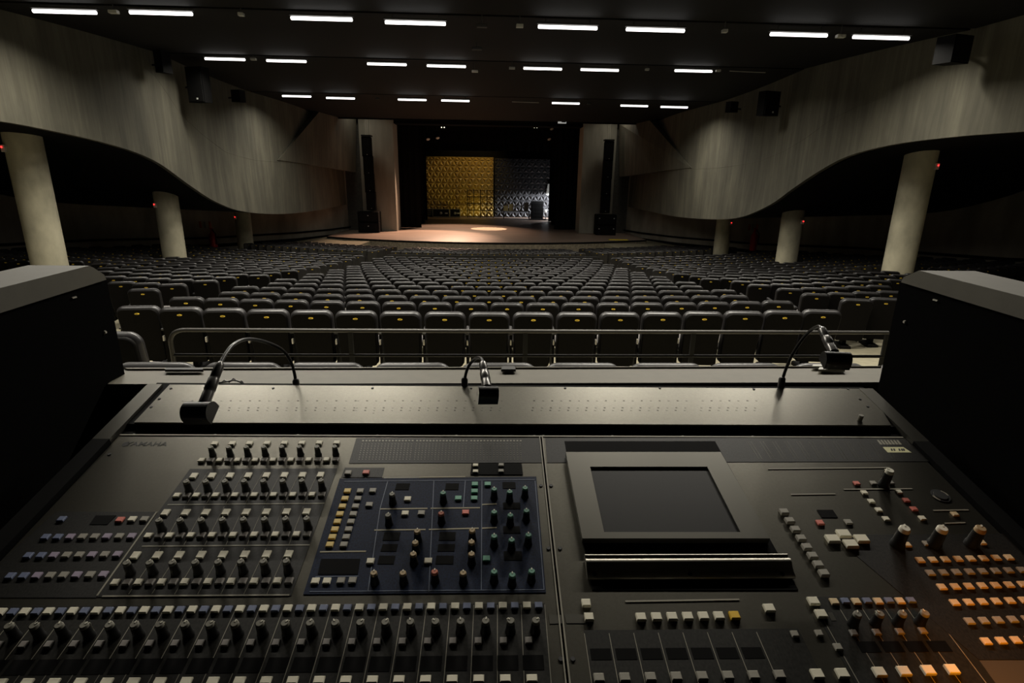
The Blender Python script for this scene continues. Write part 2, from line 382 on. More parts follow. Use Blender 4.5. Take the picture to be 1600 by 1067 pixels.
for side, nm in ((-1, 'left'), (1, 'right')):                            # pale ramps at both ends of the stage
    x0 = 7.25
    poly = [(side * x0, lip_y(x0) - .05, STZ - .10), (side * 9.9, 37.6, STZ - .05), (side * 11.2, 37.9, STZ - .25), (side * 14.6, 31.8, -1.98), (side * 13.0, 30.9, -2.1), (side * 8.0, 32.6, -1.85)]
    mb = MB().prism(poly if side > 0 else poly[::-1], (0, 0, -1.2))
    struct('floor_ramp_' + nm, mb, M['floor'], 'pale concrete ramp climbing to the %s end of the stage' % nm, 'ramp')
# proscenium
for side, nm in ((-1, 'left'), (1, 'right')):
    s = side
    struct('wall_proscenium_' + nm, MB().box((s * 8.15, 40.6, STZ), (s * 6.55, 42.4, 7.5)), M['pillar'], 'grey upright panel framing the %s side of the stage opening' % nm, 'wall')
    struct('wall_proscenium_%s_outer' % nm, MB().prism([(s * 8.15, 40.75, STZ), (s * 8.95, 40.95, STZ), (s * 8.95, 40.95, 7.5), (s * 8.15, 40.75, 7.5)][::s], (0, .6, 0)),
           M['pillar'], 'narrow grey panel set back beside the %s stage upright' % nm, 'wall')
    struct('wall_recess_' + nm, MB().box((s * 8.9, 41.2, STZ), (s * 11.5, 41.5, 7.5)), M['recess'], 'dark recessed wall behind the %s hanging speakers' % nm, 'wall')
struct('wall_header', MB().box((-12, 41.0, 5.72), (12, 42.2, 8.0)), M['black_wall'], 'black header above the stage opening', 'wall')
struct('ceiling_edge', MB().box((-10.6, 36.9, 5.55), (10.6, 37.0, 6.4)), M['black_wall'], 'black front edge of the ceiling before the stage', 'ceiling edge')
struct('wall_stage_rear', MB().box((-12, 59.2, STZ), (12, 59.4, 12)), M['black_wall'], 'black rear wall of the stage house', 'wall')
for s, nm in ((-1, 'left'), (1, 'right')):
    struct('wall_stage_' + nm, MB().box((s * 11.5, 42.4, STZ), (s * 11.7, 59.3, 12)), M['black'], 'black %s wall of the stage house' % nm, 'wall')
struct('ceiling_stage', MB().box((-12, 41, 11.8), (12, 59.4, 12)), M['black'], 'black grid ceiling high above the stage', 'ceiling')
# curtains: pleated legs and borders
def pleats(x0, x1, y, z0, z1, name, label, n_=14, amp=.07):
    K = n_ * 4; vs = []
    for k in range(K + 1):
        x = x0 + (x1 - x0) * k / K; yy = y + amp * sin(2 * pi * k / 4 + .3)
        vs += [(x, yy, z0), (x, yy, z1)]
    mb = MB().add(vs, [(2 * k, 2 * k + 2, 2 * k + 3, 2 * k + 1) for k in range(K)], 0, True)
    mb.add([(a, b + .04, c_) for a, b, c_ in vs], [(2 * k + 1, 2 * k + 3, 2 * k + 2, 2 * k) for k in range(K)], 0, True)
    o = tag(mb.build(name, M['black']), label, 'curtain', 'black stage curtains')
legs = []
for px_, yy in ((657, 43.6), (662, 48.0), (667, 52.5)): legs.append((at(px_, 300, Y=yy).x, -11.3, yy, 'left'))
for px_, yy in ((868, 43.6), (863, 48.0), (858, 52.5)): legs.append((at(px_, 300, Y=yy).x, 11.3, yy, 'right'))
for k, (xi, xo, yy, sd) in enumerate(legs):
    pleats(xi, xo, yy, STZ + .02, 11.8, 'stage_leg_curtain', 'black pleated leg curtain at the %s of the stage, %s from the opening' % (sd, ORD[k % 3]))
for k, (yy, zz) in enumerate(((44.6, at(765, 205, Y=44.6).z), (50.0, at(765, 225, Y=50).z), (53.9, at(765, 236, Y=53.9).z))):
    pleats(-11.2, 11.2, yy, zz, 11.8, 'stage_border_curtain', 'black border curtain hanging across the stage top, %s from the opening' % ORD[k], 30)

# relief walls at the back of the stage (triangular pyramids)
def relief(x0, x1, z0, z1, y, edge, depth_, name, m_, label):
    mb = MB(); h = edge * .8660254; nz = int(math.ceil((z1 - z0) / h)); nx = int(math.ceil((x1 - x0) / edge)) + 1
    def P(i, j): return (min(x1, max(x0, x0 + edge * (i + .5 * (j % 2)) - edge / 2)), y, min(z1, z0 + h * j))
    for j in range(nz):
        for i in range(nx + 1):
            if j % 2 == 0: T = [(P(i, j), P(i + 1, j), P(i, j + 1)), (P(i + 1, j), P(i + 1, j + 1), P(i, j + 1))]
            else: T = [(P(i, j), P(i + 1, j), P(i + 1, j + 1)), (P(i, j), P(i + 1, j + 1), P(i, j + 1))]
            for t in T:
                if max(q[0] for q in t) - min(q[0] for q in t) < .05: continue
                if max(q[2] for q in t) - min(q[2] for q in t) < .05: continue
                c_ = tuple(sum(q[k] for q in t) / 3 for k in range(3))
                mb.add([t[0], t[1], t[2], (c_[0], y - depth_, c_[2])], [(0, 1, 3), (1, 2, 3), (2, 0, 3)])
    mb.box((x0, y, z0), (x1, y + .1, z1))
    return tag(mb.build(name, m_), label, 'relief wall')
gx0 = at(655, 290, Y=58).x; gx1 = at(771, 290, Y=58).x; gz1 = at(765, 246, Y=58).z
relief(gx0, gx1, STZ + .02, gz1, 58, .63, .17, 'gold_relief_wall', M['gold'], 'gold wall of triangular relief tiles at the back of the stage')
relief(gx1 + .12, 8.5, STZ + .02, gz1 - .05, 58.2, .63, .17, 'dark_relief_wall', M['dark_relief'], 'dark wall of triangular relief tiles lit white at its right end')

# ------------------------------------------------------------------ stage props
def gbox(name, px0, px1, py0, py1, Y, d, m_, label, cat, parts=None, group=None):
    a = at(px0, py1, Y=Y); b = at(px1, py0, Y=Y)
    z0 = STZ + .01
    o = empty(name, ((a.x + b.x) / 2, Y, z0), label, cat, group)
    W_, H_ = b.x - a.x, b.z - z0
    return o, W_, H_
def road_case(px0, px1, py0, Y, label, lit=True):
    o, W_, H_ = gbox('road_case', px0, px1, py0, 340, Y, .6, None, label, 'road case', group='equipment cases in front of the gold wall')
    MB().box((-W_ / 2 + .03, 0, .06), (W_ / 2 - .03, .6, H_ - .03)).build('body', M['case'], o)
    mb = MB(); t = .05
    for z in (.03, H_ - t): mb.box((-W_ / 2, -.02, z), (W_ / 2, .05, z + t))
    for x in (-W_ / 2, W_ / 2 - t): mb.box((x, -.02, .03), (x + t, .05, H_))
    mb.build('edge_trim', M['case_edge'], o)
    MB().lathe([(.13, 0), (.13, .02), (.09, .03)], 20, (0, -.03, H_ * .5), axis=(0, -1, 0)).build('front_disc', M['case_edge'], o)
    MB().cbox((W_ * .32, -.03, H_ * .5), (.28, .02, .1)).build('label_plate', M['lens'], o)
road_case(676, 702, 326.5, 56.4, 'black case with pale edges and round centre in front of the gold wall')
road_case(703, 719, 326.5, 56.6, 'smaller black case with a pale frame, right of the wider case')
o, W_, H_ = gbox('step_unit', 665, 677, 325, 340, 56.9, .6, None, 'small grey slatted unit left of the two cases', 'rack')
mb = MB()
for k in range(5): mb.box((-W_ / 2, -.02, .05 + k * H_ / 5), (W_ / 2, .4, .05 + k * H_ / 5 + .06))
mb.build('slat_shelf', M['case_edge'], o); MB().box((-W_ / 2 + .02, 0, .02), (W_ / 2 - .02, .38, H_ - .1)).build('body', M['case'], o)
# black lattice frame
a = at(730, 296, Y=57.0); b = at(771, 338, Y=57.0)
o = empty('lattice_frame', ((a.x + b.x) / 2, 57.0, STZ + .01), 'black lattice frame standing against the gold wall', 'frame')
mb = MB(); H_ = a.z - STZ; W_ = b.x - a.x
for k in range(5): mb.box((-W_ / 2 + k * W_ / 4 - .035, -.03, 0), (-W_ / 2 + k * W_ / 4 + .035, .03, H_))
mb.build('upright_bars', M['black'], o); mb = MB()
for k in range(5): mb.box((-W_ / 2, -.025, .05 + k * (H_ - .15) / 4), (W_ / 2, .025, .11 + k * (H_ - .15) / 4))
mb.build('cross_bars', M['black'], o)
# table with boxes
a = at(786, 329, Y=55.5); b = at(828, 329, Y=55.5); tz = a.z
o = empty('stage_table', ((a.x + b.x) / 2, 55.5, STZ + .01), 'low black table carrying small pale boxes at stage right', 'table'); W_ = b.x - a.x
MB().box((-W_ / 2, -.4, tz - STZ - .06), (W_ / 2, .4, tz - STZ - .01)).build('tabletop', M['pillar'], o)
for i in (-1, 1):
    for j in (-1, 1): MB().box((i * (W_ / 2 - .08) - .03, j * .33 - .03, 0), (i * (W_ / 2 - .08) + .03, j * .33 + .03, tz - STZ - .06)).build('leg', M['case'], o)
for nm, x0, x1, y0, m_, lab in (('storage_box', 787, 794, 321.5, 'wood_box', 'tan box at the left end of the stage table'), ('storage_box', 795.5, 802, 319, 'wood_box', 'taller tan box second from left on the stage table'),
                                ('paper_stack', 791.5, 794.5, 317.5, 'lens', 'small white stack on top of the tan box'), ('white_bottle', 804, 806.5, 318.5, 'lens', 'white slim bottle right of the taller tan box'),
                                ('desk_lamp_head', 813.5, 816.5, 317.5, 'lens', 'small white bottle in the middle of the stage table'), ('storage_box', 819, 826, 317.0, 'case_edge', 'grey box at the right end of the stage table')):
    a = at(x0, 328.5, Y=55.4); b = at(x1, y0, Y=55.4); zb = tz - .0
    if nm == 'paper_stack': zb = at(790, 321.5, Y=55.4).z + .004
    w2 = (b.x - a.x) / 2; hh = max(.1, b.z - zb)
    mb = MB()
    if w2 > .12: mb.box((-w2, -.2, 0), (w2, .2, hh - .04)); mb.box((-w2 - .02, -.22, hh - .04), (w2 + .02, .22, hh))
    else: mb.lathe([(w2, 0), (w2, hh * .65), (w2 * .4, hh * .8), (w2 * .4, hh)], 12)
    nm2 = 'white_bottle' if nm == 'desk_lamp_head' else nm
    o = mb.build(nm2, M[m_], None, ((a.x + b.x) / 2, 55.5, zb)); tag(o, lab, 'bottle' if 'bottle' in nm2 else 'box' if 'box' in nm2 else 'papers')
# upright piano shape and chair-like equipment
a = at(830, 314.5, Y=54.8); b = at(848, 338, Y=54.8)
o = empty('equipment_cabinet', ((a.x + b.x) / 2, 54.8, STZ + .01), 'black upright cabinet right of the stage table', 'cabinet'); W_ = b.x - a.x; H_ = a.z - STZ
MB().box((-W_ / 2, -.3, .1), (W_ / 2, .3, H_)).build('body', M['case'], o)
mb = MB()
for k in range(4): mb.box((-W_ / 2 + .06, -.33, .25 + k * (H_ - .4) / 4), (W_ / 2 - .06, -.305, .2 + (k + 1) * (H_ - .4) / 4))
mb.build('front_panel', M['grille'], o); MB().box((-W_ / 2 - .1, -.4, 0), (W_ / 2 + .3, .35, .1)).build('base', M['case'], o)
o = empty('floor_lamp_unit', at(852.5, 338, Y=54.4), 'small white lamp unit standing right of the black cabinet', 'lamp'); o.location.z = STZ + .01
MB().lathe([(.2, 0), (.2, .03), (.03, .05), (.03, .7)], 12).build('stand', M['case'], o)
MB().lathe([(.08, .7), (.13, .78), (.13, .95), (.05, 1.0)], 12).build('lamp_head', M['exit'], o)
# white cloth at stage right edge
a = at(854.5, 287, Y=57); b = at(862, 306, Y=57)
o = empty('hanging_cloth', ((a.x + b.x) / 2, 57.3, b.z), 'white cloth hanging by the right curtain in front of dark tiles', 'cloth')
mb = MB(); vs = []
for k in range(9): x = (k / 8 - .5) * (b.x - a.x); vs += [(x, .05 * sin(k * 2.1), 0 if k % 2 else .15), (x * .5, .05 * sin(k * 2.1 + .5), a.z - b.z)]
mb.add(vs, [(2 * k, 2 * k + 2, 2 * k + 3, 2 * k + 1) for k in range(8)], 0, True); mb.add([(x, y + .03, z) for x, y, z in vs], [(2 * k + 1, 2 * k + 3, 2 * k + 2, 2 * k) for k in range(8)], 0, True)
mb.build('cloth', M['exit' if 0 else 'lens'], o); MB().tube([(-.3, 0, a.z - b.z), (.3, 0, a.z - b.z)], .03, 8).build('hanging_bar', M['case'], o)
for dx in (-.25, .25): MB().tube([(dx, 0, a.z - b.z), (dx, 0, 11.8 - b.z)], .01, 6).build('suspension_cable', M['case'], o)
tag(MB().chbox((0, 0, 0), (1.25, .18, .04), .01).build('yellow_tape_strip', M['yellow'], None, at(966, 375, Z=STZ + .01)), 'short yellow strip at the right corner of the stage edge', 'tape strip')
# small paired lamps high on the stage
for x, lab in ((692, 'four small glowing lamps in a square above the left of the stage'), (837, 'four small glowing lamps in a square above the right of the stage')):
    p = at(x, 196.5, Y=43.6)
    o = empty('four_lamp_fixture', p, lab, 'stage light', 'stage fixtures of four lamps')
    MB().cbox((0, .12, 0), (.5, .2, .5)).build('housing', M['black_wall'], o)
    for i in (-1, 1):
        for j in (-1, 1): MB().lathe([(.045, 0), (.03, .03)], 10, (i * .1, .0, j * .11), axis=(0, -1, 0)).build('lamp', M['dot'], o)
    MB().tube([(0, .1, .25), (0, .1, 11.8 - p.z)], .02, 6).build('hanging_rod', M['black_wall'], o)
# spotlights hanging in the stage opening
for x, y, lab in ((668, 214, 'spotlight with a bluish glint hanging at the upper left of the stage'), (683, 212, 'dark spotlight hanging beside the bluish one'), (857, 214, 'spotlight with a pale green glint at the upper right of the stage'),
                  (861, 198, 'dark spotlight hanging highest at the right of the stage')):
    p = at(x, y, Y=43.9); o = empty('stage_spotlight', p, lab, 'spotlight', 'spotlights hanging over the stage')
    MB().lathe([(.10, -.3), (.15, -.25), (.17, .1), (.17, .2)], 14, axis=(.25, -.5, -.8)).build('housing', M['case'], o)
    MB().lathe([(.13, .21), (.10, .24)], 14, axis=(.25, -.5, -.8)).build('lens', M['lens'], o)
    MB().tube([(-.2, 0, 0), (-.2, 0, .35), (.2, 0, .35), (.2, 0, 0)], .02, 6).build('yoke', M['case'], o)
    MB().tube([(0, 0, .35), (0, 0, 11.8 - p.z)], .02, 6).build('hanging_rod', M['case'], o)

# ------------------------------------------------------------------ line arrays and stacks
for s, xs_, nm in ((-1, ((573, 214), (575.5, 243), (577.5, 271), (580, 299)), 'left'), (1, ((951.5, 221), (949.5, 250), (947.5, 276), (946, 304)), 'right')):
    top = at(xs_[0][0], xs_[0][1], Y=39.6)
    o = empty('line_array_speaker', top, 'black column of four stacked speakers hanging at the %s of the stage' % nm, 'speaker array', 'hanging speaker columns')
    for k, (x, y) in enumerate(xs_):
        p = at(x, y, Y=39.6) - top; h = 1.24
        c_ = MB().prism([(p.x - .32, -.25, p.z), (p.x + .32, -.25, p.z), (p.x + .25, .4, p.z - .05), (p.x - .25, .4, p.z - .05)], (0, 0, -h)).build('speaker_cabinet', M['speaker'], o)
        MB().box((p.x - .28, -.27, p.z - h + .06), (p.x + .28, -.255, p.z - .06)).build('grille', M['grille'], c_)
        MB().cbox((p.x + .02, -.29, p.z - h + .12), (.05, .02, .03)).build('badge', M['badge'], c_)
    MB().box((-.32, -.3, .02), (.32, .3, .12)).build('rigging_frame', M['case'], o)
    for dx in (-.05, .06): MB().tube([(dx, 0, .1), (dx - .03 * s, 0, 1.6)], .012, 6).build('suspension_cable', M['pale_metal'], o)
    b0 = at(561 if s < 0 else 932, 366, Z=STZ); xa = at(560, 340, Y=39.3).x if s < 0 else at(932, 340, Y=39.3).x; xb = at(592, 340, Y=39.3).x if s < 0 else at(962.5, 340, Y=39.3).x
    zt = at(576 if s < 0 else 947, 330.5 if s < 0 else 335, Y=39.3).z
    o = empty('subwoofer_stack', ((xa + xb) / 2, 39.6, STZ + .01), 'black stacked bass speakers on the %s end of the stage' % nm, 'speaker', 'bass speaker stacks')
    H_ = zt - STZ; W_ = abs(xb - xa)
    for k in range(2):
        c_ = MB().chbox((0, 0, k * H_ / 2 + .005), (W_, 1.0, H_ / 2 - .02), .03).build('speaker_cabinet', M['speaker'], o)
        MB().box((-W_ / 2 + .06, -.53, k * H_ / 2 + .07), (W_ / 2 - .06, -.505, (k + 1) * H_ / 2 - .08)).build('grille', M['grille'], c_)
        for i in ((0,) if s < 0 else (-1, 1)): MB().cbox((i * W_ * .37, -.54, (k + .62) * H_ / 2), (.07, .02, .05)).build('badge', M['badge'], c_)

# ------------------------------------------------------------------ tube lights
rows = [(12.4, 5.02, 'nearest', [(48, 154, 17, 20), (199, 304, 19, 22), (453, 552, 28, 31), (601, 697, 35, 37), (840, 934, 42, 44), (978, 1070, 46, 48), (1204, 1292, 53, 56), (1333, 1420, 58, 60)]),
        (18.9, 5.43, 'middle', [(319, 384, 92, 93), (415, 480, 95, 96), (573, 636, 100, 101), (667, 728, 103, 104), (818, 878, 107, 108), (907, 967, 109, 110), (1054, 1113, 110, 112)]),
        (25.7, 5.32, 'farthest', [(440, 487, 150, 151), (509, 555, 153, 154), (621, 667, 155, 157), (689, 734, 157, 158), (862, 906, 161, 162), (970, 1012, 165, 166), (1032, 1075, 167, 168)])]
rows.append((5.7, 4.98, 'out of view', None))  # unseen row continuing the lamp spacing, added to light the console
for Y, Z, rn, ls in rows:
    if ls is None: ls = [None] * 8
    for k, q in enumerate(ls):
        L = 1.2
        if q: a = at(q[0], q[2], Y=Y); b = at(q[1], q[3], Y=Y); z = (a.z + b.z) / 2
        else: a = b = Vector(((-7.7, -6.0, -3.2, -1.4, 1.6, 3.4, 6.7, 8.6)[k], Y, Z)); z = Z
        o = empty('tube_light', ((a.x + b.x) / 2, Y, z), 'lit white tube light, %s from the left in the %s ceiling row' % (ORD[k], rn) if q else 'lit white tube light, %s from the left in the row above the view' % ORD[k], 'ceiling light', 'tube lights on the ceiling', )
        zc = interp(CEIL, Y) - z
        al = bpy.data.lights.new('tube_glow', 'AREA'); al.shape = 'RECTANGLE'; al.size = L; al.size_y = .06; al.energy = LAMP_W * (1 if q else (.5, .5, 2.15, 2.15, 2.15, 2.15, .5, .5)[k]); al.color = (1, .94, .82); al.spread = radians(154)
        ao = bpy.data.objects.new('tube_glow', al); C.objects.link(ao); ao.location = ((a.x + b.x) / 2, Y, z - .04)
        MB().lathe([(.02, -L / 2), (.034, -L / 2 + .01), (.034, L / 2 - .01), (.02, L / 2)], 8, axis=(1, 0, 0)).build('tube', M['tube'], o)
        MB().box((-L / 2 - .02, -.04, .045), (L / 2 + .02, .04, .085)).build('housing', M['fixture'], o)
        if zc > .1:
            for i in (-1, 1): MB().tube([(i * .45, 0, .08), (i * .45, 0, zc)], .012, 6).build('hanging_rod', M['fixture'], o)
# small ceiling devices between them
SM = [(178, 21, 12.3, 'small pale sensor between the two leftmost lights of the nearest row', .16), (377, 25, 12.3, 'tiny paired spotlight right of the second light of the nearest row', .1), (753, 43, 12.3, 'dark small box right of the fourth light of the nearest row', .2), (812, 43, 12.3, 'pale small sensor left of the fifth light of the nearest row', .14), (1132, 51, 12.3, 'tiny paired spotlight between sixth and seventh lights of the nearest row', .1),
      (1313, 59, 12.3, 'small pale sensor between the two rightmost lights of the nearest row', .17), (396, 94, 18.8, 'small pale sensor between the two leftmost lights of the middle row', .16), (745, 78, 15.5, 'thin dark plate ahead of the middle row', .25), (800, 108, 18.8, 'pale small sensor left of the fifth light of the middle row', .18),
      (742, 113, 19.2, 'flat pale grille right of the fourth light of the middle row', .2), (1011, 110, 18.8, 'tiny paired spotlight right of the sixth light of the middle row', .12), (1122, 112, 18.8, 'small pale sensor at the right end of the middle row', .14), (529, 137, 24.4, 'round pale ceiling lamp above the second light of the farthest row', .25), (590, 155, 25.6, 'small sensor left of the third light of the farthest row', .16), (920, 163, 25.6, 'small sensor right of the fifth light of the farthest row', .14)]  # the pale box over the farthest row stands in for a reflected glow
for x, y, Y, lab, wd in SM:
    p = at(x, y, Y=Y); zc = interp(CEIL, Y)
    o = empty('ceiling_sensor', p, lab, 'ceiling device', 'small devices on the ceiling')
    MB().chbox((0, 0, 0), (wd, .1, .06), .01).build('housing', M['lens'] if 'pale' in lab or 'paired' in lab else M['fixture'], o)
    if zc - p.z > .08: MB().tube([(0, 0, .06), (0, 0, zc - p.z)], .01, 6).build('hanging_rod', M['fixture'], o)
# projector and sign
p = at(760, 163.5, Y=30.5); o = empty('projector', p, 'small dark projector hanging from a pole at the ceiling centre', 'projector')
MB().chbox((0, 0, -.15), (.55, .5, .28), .03).build('body', M['fixture'], o); MB().tube([(0, 0, .12), (0, 0, interp(CEIL, 30.5) - p.z - .005)], .02, 8).build('pole', M['rail'], o)
MB().lathe([(.07, 0), (.05, .04)], 14, (-.14, -.25, -.02), axis=(0, -1, 0)).build('lens', M['badge'], o)
p = at(878.5, 188.5, Y=36.7); o = empty('lit_sign', p, 'small white lit sign under the ceiling edge above the stage', 'sign')
MB().cbox((0, .04, 0), (.52, .06, .32)).build('sign_box', M['exit'], o)
mb = MB(); mb.box((-.04, -.01, -.1), (.22, .005, .1)); mb.build('symbol', M['ink'], o)
MB().tube([(0, .04, .16), (0, .04, interp(CEIL, 36.7) - p.z)], .012, 6).build('hanging_rod', M['fixture'], o)
p0 = at(800, 159, Y=25.7); p1 = at(842, 160.5, Y=25.7)
tag(MB().tube([p0, p1], .012, 6).build('ceiling_pipe', M['pale_metal']), 'thin pale pipe in the middle of the farthest ceiling row', 'pipe')
p0 = at(1140, 111, Y=18.9); p1 = at(1196, 113.5, Y=18.9)
tag(MB().tube([p0, p1], .012, 6).build('ceiling_pipe', M['pale_metal']), 'thin pale pipe at the right end of the middle ceiling row', 'pipe')
# wall loudspeakers
WS = [(297, 328, 108, 160, -9.3, 1, 'black loudspeaker with a white badge high on the left wall'), (249, 264, 82, 114, -9.4, 0, 'dark loudspeaker nearest on the left wall near the ceiling'), (366, 382, 142, 160, -9.4, 0, 'dark loudspeaker farthest on the left wall near the ceiling'),
      (1184, 1214, 145, 181, 9.3, 1, 'black loudspeaker with a tiny badge high on the right wall'), (1466, 1506, 60, 100, 9.2, 0, 'dark bracketed loudspeaker nearest on the right wall'), (1135, 1149, 160, 176, 9.4, 0, 'dark loudspeaker farthest on the right wall')]
for x0, x1, y0, y1, X, badge, lab in WS:
    a = at(x0, y1, X=X); b = at(x1, y0, X=X); c_ = at((x0 + x1) / 2, (y0 + y1) / 2, X=X)
    z_ = depth(c_); W_ = (x1 - x0) * z_ / FPX * .93; H_ = (y1 - y0) * z_ / FPX * .98
    o = empty('wall_speaker', c_, lab, 'loudspeaker', 'loudspeakers on the side walls', rz=(-.25 if X < 0 else .25))
    MB().prism([(-W_ / 2, -.22, -H_ / 2), (W_ / 2, -.22, -H_ / 2), (W_ / 2 - .08, .22, -H_ / 2 + .03), (-W_ / 2 + .08, .22, -H_ / 2 + .03)], (0, 0, H_)).build('cabinet', M['speaker'], o)
    MB().box((-W_ / 2 + .03, -.245, -H_ / 2 + .03), (W_ / 2 - .03, -.225, H_ / 2 - .02)).build('grille', M['grille'], o)
    if badge: MB().cbox((.05, -.255, -H_ / 2 + .11), (.05, .015, .05)).build('badge', M['badge'], o)
    sgn = -1 if X < 0 else 1
    MB().tube([(0, .2, .0), (sgn * (10.05 - abs(c_.x)), .25, .0)], .03, 8).build('wall_bracket', M['case'], o)
# fire points on the outer walls
for x, X, lab, s in ((333, -14.3, 'left', -1), (1178, 14.3, 'right', 1)):
    p = at(x, 375, X=X)
    o = empty('fire_extinguisher', (p.x, p.y, at(x, 392, X=X).z), 'red fire extinguisher cabinet by the wall beyond the %s columns' % lab, 'fire equipment', 'fire equipment along the side walls')
    H_ = at(x, 358, X=X).z - o.location.z
    MB().lathe([(.16, 0), (.18, .05), (.18, H_ * .72), (.08, H_ * .85), (.05, H_)], 18).build('cylinder', M['red'], o)
    MB().tube([(.05, -.05, H_), (.2, -.08, H_ * .8), (.2, -.08, H_ * .3)], .03, 8).build('hose', M['case'], o)
    MB().cbox((0, -.03, H_ + .04), (.14, .08, .08)).build('valve', M['red'], o)
    for k, xx in enumerate((313, 320, 328) if s < 0 else (1171, 1176, 1183)):
        q = at(xx, 351 if s < 0 else 355, X=X + s * .3)
        t_ = MB().cbox((0, 0, 0), (.1, .03, .32)).build('safety_sign', M['sign'] if k != 1 else M['case_edge'], None, q)
        tag(t_, '%s of three small upright signs above the %s fire extinguisher' % (('leftmost', 'middle', 'rightmost')[k], lab), 'sign', 'small signs above the fire extinguishers')

# ------------------------------------------------------------------ theatre seats
def slab(mb, w, h0, h1, y0, y1, rt, rb, ch, mi, taper=.02, lean=0, seg=5):
    """upright rounded slab in xz, from y0 (rear, towards the desk) to y1 (front)"""
    def outline(ins):
        a = w / 2 - ins; out = []
        for cx, cz, r, a0, wid in ((a - rt, h1 - ins - rt, rt, 0, 1), (-(a - rt), h1 - ins - rt, rt, 90, 1), (-(a - rb - taper), h0 + ins + rb, rb, 180, 1), (a - rb - taper, h0 + ins + rb, rb, 270, 1)):
            for k in range(seg + 1):
                t = radians(a0 + 90 * k / seg); out.append((cx + r * cos(t), cz + r * sin(t)))
        return out
    L = [(outline(ch), y0), (outline(0), y0 + ch), (outline(0), y1 - ch), (outline(ch), y1)]
    vs = []; n = len(L[0][0])
    for o_, y in L: vs += [(x, y - lean * (z - h0), z) for x, z in o_]
    fs = [tuple(range(n)), tuple(reversed(range(3 * n, 4 * n)))]
    mb.add(vs, fs, mi); mb.add(vs, [(j * n + k, (j + 1) * n + k, (j + 1) * n + (k + 1) % n, j * n + (k + 1) % n) for j in range(3) for k in range(n)], mi, True)
LEAN = .16
def seat_meshes():
    D = {}
    mb = MB(); slab(mb, .485, .17, .86, .02, .095, .085, .05, .022, 1, lean=LEAN, seg=6); slab(mb, .455, .16, .835, -.012, .03, .075, .045, .012, 0, lean=LEAN, seg=5)
    slab(mb, .36, .24, .70, -.018, -.005, .04, .04, .004, 0, lean=LEAN, seg=3)
    D['backrest'] = mb.mesh('backrest', [M['seat_black'], M['seat_fabric']])
    mb = MB(); yb = -.012 - LEAN * (.775 - .16) - .004
    vs = []; K = 14
    for dy, s in ((0, 1), (-.004, .92)):
        vs += [(.026 * s * cos(2 * pi * k / K) * (1.1), yb + dy, .775 + .011 * s * sin(2 * pi * k / K)) for k in range(K)]
    mb.add(vs, [(k, (k + 1) % K, K + (k + 1) % K, K + k) for k in range(K)] + [tuple(range(K, 2 * K))], 0)
    mb.add([(.016 * cos(2 * pi * k / 8), yb - .0055, .775 + .0045 * sin(2 * pi * k / 8)) for k in range(8)], [tuple(range(8))], 1)
    D['number_plate'] = mb.mesh('number_plate', [M['plate'], M['plate_ink']])
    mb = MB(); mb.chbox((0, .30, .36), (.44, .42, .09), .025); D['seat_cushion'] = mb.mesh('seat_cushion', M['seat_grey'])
    mb = MB(); mb.chbox((-.26, .18, .56), (.05, .34, .03), .01, 1); mb.box((-.275, .02, .10), (-.245, .30, .56), 0); mb.box((-.268, -.02, .44), (-.252, .02, .50), 2)
    D['armrest'] = mb.mesh('armrest', [M['seat_black'], M['seat_fabric'], M['pale_metal']])
    mb = MB(); mb.box((-.03, .12, .06), (.03, .24, .37)); mb.chbox((0, .2, 0), (.16, .34, .06), .015); D['seat_pedestal'] = mb.mesh('seat_pedestal', M['seat_black'])
    return D
SM_ = seat_meshes()
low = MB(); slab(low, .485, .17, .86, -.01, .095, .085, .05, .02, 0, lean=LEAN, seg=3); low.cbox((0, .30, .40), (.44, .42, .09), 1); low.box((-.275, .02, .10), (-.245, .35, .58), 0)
low.cbox((0, -.125, .775), (.05, .012, .02), 2)
seats = []                                     # (x, y, z, rot, block, row, number)
PITCH = .52
rowsY = [6.4, 7.9] + [8.85 + 1.0 * k for k in range(15)] + [26.1, 27.1, 28.1, 29.1, 30.1, 31.1]
for ri, Y0 in enumerate(rowsY):
    R = 38 - (Y0 - 6) * .6; zf = floor_z(Y0)
    half = 4.62 - .015 * (Y0 - 6.4); nc = 17 if ri % 2 == 0 else 18
    off = 0
    for k in range(nc):
        xx = (k - (nc - 1) / 2) * PITCH + .01
        th = xx / R; seats.append((R * sin(th), Y0 + R - R * cos(th), zf, -th, 'centre', ri, k))
    if ri >= 1:
        for s, bn in ((-1, 'left'), (1, 'right')):
            k = 0; xx = 5.72 + (.1 if ri % 2 else 0) - (.25 if Y0 > 12 else 0)
            while True:
                th = xx / R * 1.0; x = R * sin(th); y = Y0 + R - R * cos(th)
                lim = interp([(5, 17.3), (20, 17.2), (26, 15.6), (30, 13.6), (33, 11.6), (35, 9.8)], y)
                if x > lim or k > 23: break
                if all((x * s - cx) ** 2 + (y + .1 - cy) ** 2 > .75 for cx, cy in cols):
                    seats.append((s * x, y, zf, -s * th * 1.25, bn, ri, k))
                k += 1; xx += PITCH
near = [(at(px_, 566, Y=3.3).x, 3.3, .06, 0, 'near', 0, k) for k, px_ in enumerate((250, 384, 512, 646, 779, 909, 1038, 1160, 1290, 1420))]
near.append((at(190, 545, Y=4.1).x, 4.05, .05, -.1, 'side', 0, 0))
